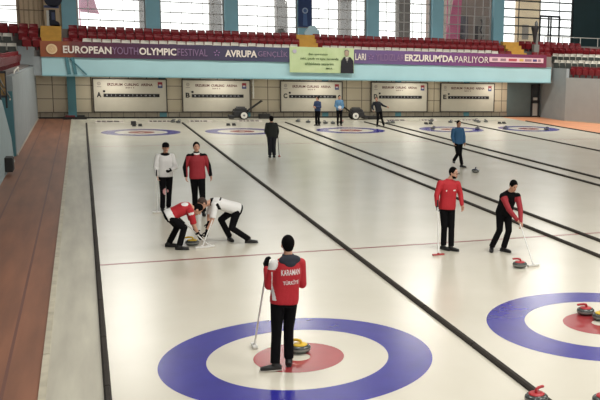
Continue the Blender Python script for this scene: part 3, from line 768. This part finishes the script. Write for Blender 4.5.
def human(label, J, look, top=[CB], topfn=None, trousers=[CB], trfn=None, glove=('A','B'), hair=HAIRB, cap=None, skin=SKIN, voxel=.01,
          toes=None, up=(0,0,1), sleeve='long', extra=None, curl=(.5,.5), girth=1.0, handdir=None, soleA=False, collar=None, vest=None):
    """J world joints: hip, neck, head, shA, shB, elA, elB, haA, haB, knA, knB, anA, anB"""
    J={k:V(v) for k,v in J.items()}
    base=V(((J['anA'].x+J['anB'].x)/2,(J['anA'].y+J['anB'].y)/2,0))
    root=thing('person',label,'person',tuple(base))
    side=(J['shB']-J['shA']).normalized(); g=girth
    hip=J['hip']; neck=J['neck']; spine=(neck-hip)
    hs=V(J.get('hipside',side)).normalized()
    hA=hip-hs*.085; hB=hip+hs*.085
    front=V(look); front=(front-V(up)*front.dot(V(up))).normalized()
    f=front; u=V(up).normalized(); s_=f.cross(u).normalized(); C=J['head']
    # ---- body
    sol=[]
    sol.append(('loft',[hip-spine*.12,hip+spine*.05,hip+spine*.35,hip+spine*.7,neck-spine*.06,neck],[.15*g,.16*g,.135*g,.15*g,.085*g,.055],[.1*g,.11*g,.1*g,.105*g,.065*g,.05],side))
    sol.append(('cap',neck-spine.normalized()*.02,C-u*.05-f*.015,.058,.054))
    sol.append(('ell',C+u*.02-f*.008,s_*.077,f*.095,u*.102)); sol.append(('ell',C-u*.05+f*.02,s_*.057,f*.068,u*.062))
    sol.append(('cap',C+f*.088+u*.012,C+f*.107-u*.024,.009,.014)); sol.append(('ell',C+f*.078-u*.06,s_*.026,f*.014,u*.012))
    sol.append(('ell',C+f*.066-u*.1,s_*.026,f*.02,u*.016))
    for e in (-1,1): sol.append(('ell',C+s_*.079*e-u*.012-f*.005,s_*.01,f*.02,u*.031))
    for k,h in (('A',hA),('B',hB)):
        sol.append(('cap',h,J['kn'+k],.085*g,.055*g)); sol.append(('cap',J['kn'+k],J['an'+k],.054*g,.036))
        tdir=V(toes[k]) if toes else front; tdir=(V((tdir[0],tdir[1],0))).normalized()
        sol.append(('cap',J['an'+k]-V((0,0,.03)),J['an'+k]+tdir*.13-V((0,0,.055)),.036,.026))
    hands=[]
    for k in 'AB':
        sh,el,ha=J['sh'+k],J['el'+k],J['ha'+k]
        sol.append(('cap',sh,el,.05,.04)); sol.append(('cap',el,ha,.04,.027))
        d=(ha-el).normalized()
        if handdir and k in handdir: d=V(handdir[k]).normalized()
        inward=(J['shB']-J['shA'])*(1 if k=='A' else -1)
        fwd=front
        hs_=hand_solids(ha,d,inward+fwd*.2,fwd,curl[0 if k=='A' else 1])
        sol+=hs_; hands.append((k,ha,d,inward+fwd*.2,fwd))
    eyes=[C+f*.09+s_*.031*e+u*.014 for e in (-1,1)]; lip=C+f*.09-u*.06
    def bfn(p):
        for e in eyes:
            if (p-e).length<.014: return 1
        q=p-lip
        if abs(q.dot(u))<.008 and abs(q.dot(s_))<.026 and q.dot(f)>-.02: return 2
        q=p-(C+f*.09+u*.034)
        if abs(q.dot(u))<.006 and .012<abs(q.dot(s_))<.046 and q.dot(f)>-.03: return 3
        return 0
    solids_to_obj(sol,min(voxel,.009),'body',[skin,EYE,LIP,hair],root,base,bfn,3)
    # ---- hair
    hsol=[('ell',C+u*.03-f*.018,s_*.084,f*.098,u*.106),('ell',C-u*.025-f*.045,s_*.066,f*.052,u*.066)]
    solids_to_obj(hsol,.008,'hair',[hair],root,base)
    if cap is not None:
        csol=[('ell',C+u*.06-f*.005,s_*.089,f*.104,u*.085),('loft',[C+u*.055+f*.06,C+u*.048+f*.175],[.075,.055],[.009,.006],s_)]
        solids_to_obj(csol,.008,'cap',[cap],root,base)
    # ---- trousers
    ts=[('loft',[hip-spine*.16,hip-spine*.02,hip+spine*.14],[.165*g,.175*g,.155*g],[.115*g,.125*g,.115*g],side)]
    for k,h in (('A',hA),('B',hB)):
        kn,an=J['kn'+k],J['an'+k]; e=(an-kn)
        ts.append(('cap',h,kn,.098*g,.07*g)); ts.append(('cap',kn,kn+e*.5,.069*g,.062*g)); ts.append(('loft',[kn+e*.3,kn+e*.97],[.065*g,.062*g],[.065*g,.062*g],side))
    solids_to_obj(ts,voxel,'trousers',trousers,root,base,(lambda p:trfn(p,J)) if trfn else None,5)
    # ---- top
    js=[('loft',[hip-spine*.09,hip+spine*.04,hip+spine*.35,hip+spine*.68,hip+spine*.84,neck-spine*.03,neck+spine*.02],[.185*g,.188*g,.175*g,.187*g,.165*g,.095,.072],[.135*g,.14*g,.13*g,.135*g,.115*g,.08,.068],side)]
    for k in 'AB':
        sh,el,ha=J['sh'+k],J['el'+k],J['ha'+k]; e=ha-el; tow=(neck-sh)
        shl=sh-spine.normalized()*.025; js.append(('cap',neck-spine.normalized()*.035,shl,.062*g,.068*g)); 
        if sleeve=='short': js.append(('loft',[sh,sh+(el-sh)*.85],[.07*g,.066*g],[.07*g,.066*g],front if abs((el-sh).normalized().dot(front))<.9 else V((0,0,1)))); js.append(('ell',sh,V((.07,0,0))*g,V((0,.07,0))*g,V((0,0,.07))*g))
        elif sleeve=='long' or sleeve==k: js.append(('cap',sh,el,.07*g,.058*g)); js.append(('cap',el,el+e*.9,.057*g,.043*g))
        if sleeve in 'AB' and sleeve!=k: js.append(('cap',sh,sh+(el-sh)*.9,.07*g,.062*g))
    if extra=='hood': 
        js.append(('ell',neck-front*.07-V((0,0,.02)),side*.12,front*.06,V((0,0,.07))))
    topo=solids_to_obj(js,voxel,'jacket' if sleeve=='long' else 'shirt',top,root,base,(lambda p:topfn(p,J,side,spine,front)) if topfn else None,5)
    if collar is not None:
        solids_to_obj([('loft',[neck-spine.normalized()*.03,neck+spine.normalized()*.045],[.075,.068],[.075,.068],side)],voxel,'collar',[collar],root,base)
    # ---- gloves
    for (k,ha,d,n,t_) in hands:
        if k in glove:
            g2=hand_solids(ha,d,n,t_,curl[0 if k=='A' else 1],.003)+[('cap',ha-d*.03,ha,.035,.033)]
            solids_to_obj(g2,.006,'glove',[CB],root,base)
    # ---- shoes
    for k in 'AB':
        an=J['an'+k]; tdir=V(toes[k]) if toes else front; tdir=(V((tdir[0],tdir[1],0))).normalized(); z0=an.z-.085
        sd=V((-tdir.y,tdir.x,0)); lift=V((0,0,z0))
        fl_=V((an.x,an.y,max(z0,0)))
        ss=[('cap',fl_+V((0,0,.05))-tdir*.03,fl_+V((0,0,.11)),.048,.045),('loft',[fl_-tdir*.085+V((0,0,.035)),fl_+V((0,0,.042)),fl_+tdir*.1+V((0,0,.036)),fl_+tdir*.19+V((0,0,.028))],[.036,.042,.049,.034],[.034,.042,.036,.025],sd)]
        so=solids_to_obj(ss,.009,'shoe',[SHOE],root,base)
        sl=[('loft',[fl_-tdir*.088+V((0,0,.01)),fl_+tdir*.08+V((0,0,.01)),fl_+tdir*.2+V((0,0,.01))],[.036,.05,.032],[.01,.01,.01],sd)]
        mb=solids_to_obj(sl,.006,'sole',[SOLE if (soleA and k=='A') else SHOE],so,base,smooth=2)
    root['_']=0; del root['_']
    return root,topo,base

def stand(x,y,heading,H=1.75,lean=0,armA=None,armB=None,stance=.1,kneeA=0,kneeB=0,stepA=0,stepB=0,neckf=0):
    """heading: direction (rad) the person faces; A = person's left, B = right. arms: (elbow local, wrist local)"""
    k=H/1.75; F=V((math.cos(heading),math.sin(heading),0)); R=V((F.y,-F.x,0)); B=V((x,y,0))
    def W(r,f,z): return B+R*r*k+F*f*k+V((0,0,z*k))
    J=dict(hip=W(0,0,.94),neck=W(0,lean,1.49),head=W(0,lean*1.25+.02+neckf,1.63),shA=W(-.175,lean*.9,1.41),shB=W(.175,lean*.9,1.41))
    J['anA']=W(-stance,stepA,.085); J['anB']=W(stance,stepB,.085)
    J['knA']=W(-stance*.95,stepA*.5+.03+kneeA,.5); J['knB']=W(stance*.95,stepB*.5+.03+kneeB,.5)
    a=armA or ((-.24,-.02,1.13),(-.235,.08,.9)); b=armB or ((.24,-.02,1.13),(.235,.08,.9))
    J['elA']=W(*a[0]); J['haA']=W(*a[1]); J['elB']=W(*b[0]); J['haB']=W(*b[1])
    return J,F
VX=.009
# 1. front player seen from behind
J,F=stand(-.24,-.33,PI/2+.05,1.79,stance=.095,armA=((-.265,.0,1.12),(-.14,.24,1.2)),armB=((.25,-.02,1.13),(.17,.16,1.02)))
J['anA']=V((-.41,-.42,.09)); J['knA']=V((-.37,-.34,.5)); J['anB']=V((-.2,-.28,.09)); J['knB']=V((-.2,-.28,.5)); J['hip']=V((-.26,-.32,.93)); J['neck']=V((-.2,-.31,1.5)); J['head']=V((-.2,-.28,1.65)); J['shA']=V((-.385,-.31,1.4)); J['shB']=V((-.04,-.31,1.4)); J['elA']=V((-.45,-.28,1.12)); J['haA']=V((-.45,-.12,1.33)); J['elB']=V((-.01,-.27,1.1)); J['haB']=V((-.12,-.06,1.14))
def fn1(p,J,side,spine,front):
    # white shoulder / side panels on the left, darker hem
    r=(p-J['hip']).dot(side); z=p.z
    sh=J['shA']
    if z>1.345 and (p-sh-V((-.015,0,.0))).length<.09: return 1
    if -.215<r<-.14+.02*math.sin(z*9) and .95<z<1.32 and p.x>-.43: return 1
    return 0
p1,j1,b1=human('person seen from behind on the front rings in a red jacket with white lettering',J,F,top=[CR,CW],topfn=fn1,voxel=VX,toes={'A':(-1,.15),'B':(.25,1)},soleA=True,extra=None,handdir={'A':(.1,.2,1)},girth=1.0)
solids_to_obj([('ell',J['neck']-F*.075+V((0,0,-.03)),V((.145,0,0)),V((0,.06,0)),V((0,0,.07))),('ell',J['neck']-F*.1+V((0,0,-.07)),V((.08,0,0)),V((0,.04,0)),V((0,0,.06))),('loft',[J['neck']-V((0,0,.06)),J['neck']+V((0,0,.03))],[.1,.075],[.09,.08],(1,0,0))],.009,'hood',[CN],p1,b1)
# lettering wrapped on the back
def back_text(s,w,h,zc,xc,jack,base,root,F):
    vs,fs=text_mesh(s,w,h,.001,.012)
    bv=BVHTree.FromPolygons([v.co.copy() for v in jack.data.vertices],[tuple(p.vertices) for p in jack.data.polygons])
    R=V((F.y,-F.x,0)); out=[]
    for a,b_,c in vs:
        o=R*(a-w/2+xc)+V((0,0,zc+b_-h/2))+V((J['hip'].x-base.x,J['hip'].y-base.y,0))
        hit=bv.ray_cast(o-F*1.0,F)
        q=(hit[0]-F*(.004+c)) if hit[0] else o-F*.13
        out.append(q)
    m=MB(); m.add(out,fs); m.build('back_lettering',CW,root,fixn=False)
back_text('KARAMAN',.25,.075,1.315,.06,j1,b1,p1,F); back_text('TÜRKİYE',.21,.065,1.185,.06,j1,b1,p1,F)
broom((-.43,-.08,1.36),(-.5,.6,0),WB,WB,'slim upright broom held in front of the player on the front rings',(0,1,0))

# 2. left pair: white shirt and cap
J,F=stand(-.72,12.1,-PI/2-.12,1.76,stance=.085,armA=((.0,0,0),(0,0,0)),armB=None,stepA=.05,stepB=-.05)
J['shB']=V((-.89,12.1,1.41)); J['shA']=V((-.54,12.1,1.41)); J['elB']=V((-.95,12.05,1.15)); J['haB']=V((-.93,11.93,.93)); J['elA']=V((-.47,12.02,1.13)); J['haA']=V((-.6,11.86,1.08))
J['neck']=V((-.71,12.1,1.49)); J['head']=V((-.69,12.06,1.63)); J['hip']=V((-.71,12.1,.94)); J['anB']=V((-.82,12.0,.09)); J['anA']=V((-.66,12.2,.09)); J['knB']=V((-.8,12.0,.5)); J['knA']=V((-.64,12.1,.5))
def fnw(p,J,side,spine,front): return 1 if (p.z>1.43 and (p-J['neck']).length<.12) else 0
def tr2(p,J): return 1 if ((p-J['hip']-V((-.02,-.12,-.42))).length<.09 and p.z<.62) else 0
p2,_,_=human('person in white long sleeved shirt and black cap, leftmost player on the ice',J,(.1,-1,-.15),top=[CW,CB],topfn=fnw,trousers=[CB,mat('red_white_patch',(206,150,150),.7)],trfn=tr2,cap=CB,glove=('A',),voxel=.01)
broom((-.94,11.86,1.1),(-.97,11.8,0),WB,WB,'white broom held upright by the player in white shirt and cap',(1,0,0),.11)
# 3. red jacket coach walking
J,F=stand(0,11.4,-PI/2,1.84,stance=.08,armA=((.27,0,0),(0,0,0)))
J['shB']=V((-.2,11.4,1.47)); J['shA']=V((.17,11.4,1.47)); J['elB']=V((-.3,11.42,1.2)); J['haB']=V((-.29,11.34,.97)); J['elA']=V((.27,11.42,1.2)); J['haA']=V((.3,11.32,.98))
J['neck']=V((-.02,11.4,1.56)); J['head']=V((-.02,11.36,1.71)); J['hip']=V((-.01,11.4,.97)); J['anB']=V((-.06,11.65,.12)); J['anA']=V((.09,11.2,.09)); J['knB']=V((-.08,11.45,.53)); J['knA']=V((.08,11.25,.53))
def fn3(p,J,side,spine,front):
    if p.z>1.49 and abs((p-J['neck']).dot(side))>.07: return 1
    r=abs((p-J['hip']).dot(side))
    if r>.27: return 1
    if (p-J['neck']).length<.1 and (p-J['neck']).dot(front)>.03: return 2
    return 0
human('person in dark red jacket with black shoulders walking behind the sweepers',J,(0,-1,-.1),top=[CRD,CB,CW],topfn=fn3,glove=(),voxel=.01,girth=1.08,collar=CB)
# 4. red sweeper (bent)
J=dict(hip=(-1.04,7.5,.7),neck=(-.6,7.5,.9),head=(-.46,7.5,.8),shA=(-.64,7.66,.83),shB=(-.62,7.34,.82),elA=(-.56,7.62,.52),elB=(-.55,7.35,.48),haA=(-.52,7.46,.36),haB=(-.46,7.42,.28),
 anA=(-1.03,7.68,.09),anB=(-.86,7.32,.09),knA=(-.86,7.64,.43),knB=(-.75,7.36,.46),hipside=(0,-1,0))
J={k:V(v) for k,v in J.items()}
def fn4(p,J,side,spine,front):
    t=(p-J['hip']).dot(spine)/spine.length_squared
    if t<.2 and p.z>.62: return 1
    ax=(J['elB']-J['shB'])
    if (p-V((-.72,7.4,.98))).length<.085: return 1
    tt=(p-J['shB']).dot(ax)/ax.length_squared
    if p.y<7.3 and .1<tt<.25: return 1
    return 0
human('person in red and white top bent over sweeping, left of the two sweepers',J,(.55,-.1,-.8),top=[CR,CW],topfn=fn4,glove=('A','B'),voxel=.01,toes={'A':(1,-.3),'B':(1,-.4)},up=(.8,0,.6),sleeve='short',curl=(.9,.9),handdir={'A':(.4,-.6,-.6),'B':(.4,-.3,-.8)},girth=.98)
broom((-.84,7.42,.66),(-.24,7.36,.0),WB,WB,'white broom of the red and white clad sweeper',(1,.2,0),.09)
# 5. white sweeper (bent)
J=dict(hip=(.38,7.75,.74),neck=(-.17,7.72,.93),head=(-.34,7.66,.9),shA=(-.1,7.56,.86),shB=(-.12,7.9,.86),elA=(-.17,7.5,.56),elB=(-.2,7.84,.58),haA=(-.29,7.45,.33),haB=(-.24,7.56,.48),
 anA=(.6,7.58,.09),anB=(.25,7.95,.09),knA=(.24,7.55,.36),knB=(.06,7.85,.5),hipside=(0,1,0))
J={k:V(v) for k,v in J.items()}
def fn5(p,J,side,spine,front):
    if (p-J['neck']).length<.1: return 1
    q=p-V((-.02,7.52,.82))
    if abs(q.x+q.z*.5)<.035 and q.length<.1: return 1
    if False: return 1
    return 0
human('person in white shirt bent over with wide stance, right of the two sweepers',J,(-.75,-.35,-.5),top=[CW,CB],topfn=fn5,glove=('A','B'),hair=HAIRBR,voxel=.01,toes={'A':(1,-.25),'B':(.2,-1)},up=(-.5,0,.85),sleeve='short',curl=(.9,.9),handdir={'A':(-.2,-.3,-.9),'B':(-.2,-.4,-.9)})
broom((.04,7.62,1.02),(-.41,7.3,0),WB,WB,'white broom of the white shirted sweeper reaching the stone path',(1,0,0),.14)
# 6. red jacket with glasses
J,F=stand(4.5,5.75,-PI/2+.15,1.82,stance=.09)
J['shB']=V((4.33,5.8,1.44)); J['shA']=V((4.72,5.78,1.42)); J['elB']=V((4.23,5.74,1.19)); J['haB']=V((4.22,5.68,.97)); J['elA']=V((4.79,5.76,1.18)); J['haA']=V((4.79,5.66,.96))
J['neck']=V((4.54,5.8,1.52)); J['head']=V((4.62,5.76,1.66)); J['hip']=V((4.54,5.8,.93)); J['anB']=V((4.41,5.74,.09)); J['anA']=V((4.53,5.6,.09)); J['knB']=V((4.42,5.74,.5)); J['knA']=V((4.56,5.68,.5)); J['hip']=V((4.5,5.8,.93))
def fn6(p,J,side,spine,front):
    q=p-J['hip']
    if q.dot(front)>.05 and abs(q.dot(side)-.09)<.018 and 1.27<p.z<1.31: return 1
    if q.dot(front)>.05 and abs(q.dot(side)+.1)<.03 and 1.28<p.z<1.31: return 1
    return 0
p6,_,b6=human('bearded person in bright red jacket holding a red headed broom',J,(.55,-.8,-.18),top=[CR,CW],topfn=fn6,glove=('B',),voxel=VX,toes={'A':(.6,-.8),'B':(.4,-1)},girth=1.0,curl=(.5,1.0),skin=SKIN)
f=V((.55,-.8,-.18)).normalized(); u=V((0,0,1)); u=(u-f*u.dot(f)).normalized(); s_=f.cross(u)
C=J['head']-b6
m=MB()
for e in (-1,1):
    c=C+f*.108+s_*.033*e+u*.012
    m.path([c+s_*.024*math.cos(a)+u*.017*math.sin(a) for a in [2*PI*i/8 for i in range(9)]],.0035,6)
    m.tube(c+s_*.022*e,C+s_*.082*e+u*.01,.003,n=6)
m.tube(C+f*.11-s_*.01+u*.014,C+f*.11+s_*.01+u*.014,.003,n=6); m.build('glasses',BLACK,p6)
solids_to_obj([('ell',C+b6-u*.072+f*.028,s_*.062,f*.068,u*.05)],.008,'beard',[HAIRB],p6,b6,smooth=2)
broom((4.2,5.6,1.12),(4.08,5.2,0),WB,RB,'pale broom with flat red head held by the bearded player',(1,0,0),.13)
# 7. stooping player in black vest with red sleeves
J=dict(hip=(5.62,5.3,.84),neck=(5.66,5.12,1.32),head=(5.69,5.02,1.45),shB=(5.49,5.12,1.23),shA=(5.83,5.1,1.22),elB=(5.55,4.93,.97),elA=(5.84,4.96,.95),haB=(5.7,4.78,.74),haA=(5.76,4.76,.68),
 anB=(5.35,5.3,.09),anA=(5.58,5.18,.09),knB=(5.48,5.2,.47),knA=(5.66,5.12,.47))
J={k:V(v) for k,v in J.items()}
def fn7(p,J,side,spine,front):
    for k in 'AB':
        sh,el,ha=J['sh'+k],J['el'+k],J['ha'+k]
        for a,b_ in ((sh,el),(el,ha)):
            ax=b_-a; tt=(p-a).dot(ax)/ax.length_squared
            if (.12 if a is sh else 0)<tt<1.05 and (p-a-ax*tt).length<.085: 
                return 1
    return 0
human('person stooping in black vest over red sleeves, pushing a broom beside a red stone',J,(.12,-.75,-.6),top=[CB,CRD],topfn=fn7,glove=(),voxel=VX,toes={'A':(.5,-1),'B':(-.5,-1)},curl=(1.0,1.0),up=(0,-.5,.85),handdir={'A':(0,-.4,-.9),'B':(.4,-.4,-.8)})
broom((5.74,4.85,.78),(5.56,3.75,0),WB,WB,'pale broom with white head beside the red stone of the stooping player',(1,.1,0),.13)

# 8. dark figure on second sheet, back turned
J,F=stand(4.12,23.2,PI/2,1.6,stance=.09,armA=((-.25,0,1.13),(-.2,.14,1.0)),armB=((.25,0,1.13),(.24,.06,.92)),lean=.03)
human('person all in black with cap standing on the second sheet with back turned',J,F,top=[mat('cloth_black_green',(30,34,32),.85)],trousers=[mat('cloth_dark_navy',(22,24,34),.85)],cap=CB,glove=('A','B'),voxel=.012,girth=1.14)
broom((4.36,23.25,.9),(4.42,23.3,0),BB,RB,'dark broom beside the person all in black',(0,1,0),.1)
# 9-11 far group
J,F=stand(9.55,38.0,-PI/2-.9,1.62,armA=((-.24,.02,1.13),(-.02,.24,1.15)),armB=((.24,.02,1.13),(.04,.22,1.1)))
human('person in slate blue top with folded arms in front of board C',J,F,top=[CSB],glove=(),voxel=.014)
J,F=stand(10.78,37.9,-PI/2,1.72,armA=((-.24,.0,1.13),(-.1,.2,.98)),armB=((.24,0,1.13),(.1,.2,.98)))
human('person in light blue shirt and dark trousers right of the slate blue one far away',J,F,top=[CLB,CW],topfn=lambda p,J,s,sp,f:1 if (p-J['hip']-f*.1-V((0,0,.12))).length<.1 else 0,glove=(),voxel=.014)
J,F=stand(12.95,37.0,-PI/2-.4,1.7,stance=.2,armA=((-.42,.05,1.22),(-.64,.12,1.12)),armB=((.28,.05,1.16),(.3,.1,.95)))
J['hip']=V((12.85,37,.91)); J['neck']=V((12.72,37,1.43)); J['head']=V((12.68,36.95,1.57)); J['shB']=V((12.54,37,1.35)); J['shA']=V((12.88,37,1.36)); J['elA']=V((13.08,36.95,1.2)); J['haA']=V((13.28,36.9,1.13)); J['elB']=V((12.44,36.98,1.12)); J['haB']=V((12.5,36.9,.93)); J['anB']=V((12.76,37,.09)); J['knB']=V((12.78,36.95,.5)); J['anA']=V((13.14,37,.09)); J['knA']=V((13.0,36.95,.5))
human('person in black pointing sideways with one arm in front of board D',J,F,top=[mat('cloth_black_blue',(26,30,38),.85)],glove=(),voxel=.014)
# 12 blue walker
J,F=stand(10.25,18.9,-PI/2+.2,1.76,stance=.07)
J['hip']=V((10.22,18.9,.93)); J['neck']=V((10.19,18.88,1.49)); J['head']=V((10.2,18.85,1.63)); J['shB']=V((10.0,18.9,1.4)); J['shA']=V((10.37,18.9,1.4)); J['elB']=V((9.96,18.9,1.14)); J['haB']=V((10.0,18.82,.93)); J['elA']=V((10.45,18.9,1.14)); J['haA']=V((10.43,18.8,.92))
J['knB']=V((10.12,18.7,.52)); J['anB']=V((10.08,18.98,.24)); J['knA']=V((10.28,18.85,.5)); J['anA']=V((10.34,18.8,.09))
human('person in blue shirt and dark trousers walking in mid rink near a dark stone',J,(.1,-1,-.2),top=[CBL],glove=(),voxel=.012,toes={'A':(.6,-1),'B':(-.3,-1)},hair=HAIRB,skin=SKIN2)

# ------------------------------------------------------------------ camera
cam=bpy.data.cameras.new('camera'); co=bpy.data.objects.new('camera',cam); COL.objects.link(co)
cam.sensor_width=36; cam.lens=884.5988/600*36; cam.shift_x=-178.18/600; cam.shift_y=7.52/600; cam.clip_end=400
yaw,pit,rol=.4213,.1698,.0272
Fv=V((math.sin(yaw)*math.cos(pit),math.cos(yaw)*math.cos(pit),-math.sin(pit))); Rt=V((math.cos(yaw),-math.sin(yaw),0)); U=Rt.cross(Fv)
r_=Rt*math.cos(rol)+U*math.sin(rol); u_=-Rt*math.sin(rol)+U*math.cos(rol)
M=Matrix(((r_.x,u_.x,-Fv.x,-2.5574),(r_.y,u_.y,-Fv.y,-11.5816),(r_.z,u_.z,-Fv.z,4.1422),(0,0,0,1)))
co.matrix_world=M; S.camera=co

# ------------------------------------------------------------------ light
wd=bpy.data.worlds.new('sky'); wd.use_nodes=True; S.world=wd
bg=wd.node_tree.nodes['Background']; bg.inputs[0].default_value=(1,.985,.96,1); bg.inputs[1].default_value=2.2
HOUSING=mat('lamp_housing',(90,90,90),.6)
def lamp(x,y,z,power,sx=2.4,sy=1.2,col=(1,.965,.9)):
    t=thing('ceiling_lamp','rectangular lamp under the hall ceiling','lamp',(x,y,z),0,'ceiling lamps')
    m=MB(); m.box(-sx/2,sx/2,-sy/2,sy/2,.02,.14); m.build('housing',HOUSING,t)
    l=bpy.data.lights.new('lamp','AREA'); l.shape='RECTANGLE'; l.size=sx; l.size_y=sy; l.energy=power; l.color=col
    o=bpy.data.objects.new('lamp_light',l); COL.objects.link(o); o.location=(x,y,z)
for x in (-1,7,15,23):
    for y,pw in ((-6,470),(3,390),(13,95),(24,95),(35,520)):
        lamp(x,y,10.5,pw*(.35 if (x<0 and 5<y<30) else 1))
lamp(29,35,10.5,900)  # extra lamp, added only to brighten the orange floor on the right
for x in (-1,5,11,17,23):  # fill lights added to lift the dark back wall below the balcony
    t=thing('soffit_fill_light','added fill light under the balcony','lamp',(x,42.9,2.45),0,'added fill lights under the balcony')
    m=MB(); m.box(-.6,.6,-.1,.1,-.0,.018); m.build('housing',HOUSING,t)
    l=bpy.data.lights.new('lamp','AREA'); l.shape='RECTANGLE'; l.size=1.2; l.size_y=.2; l.energy=32; l.color=(1,.95,.86)
    o=bpy.data.objects.new('lamp_light',l); COL.objects.link(o); o.location=(x,42.9,2.44)
S.view_settings.view_transform='Standard'; S.view_settings.look='None'; S.view_settings.gamma=1; S.view_settings.use_curve_mapping=False; S.view_settings.exposure=0
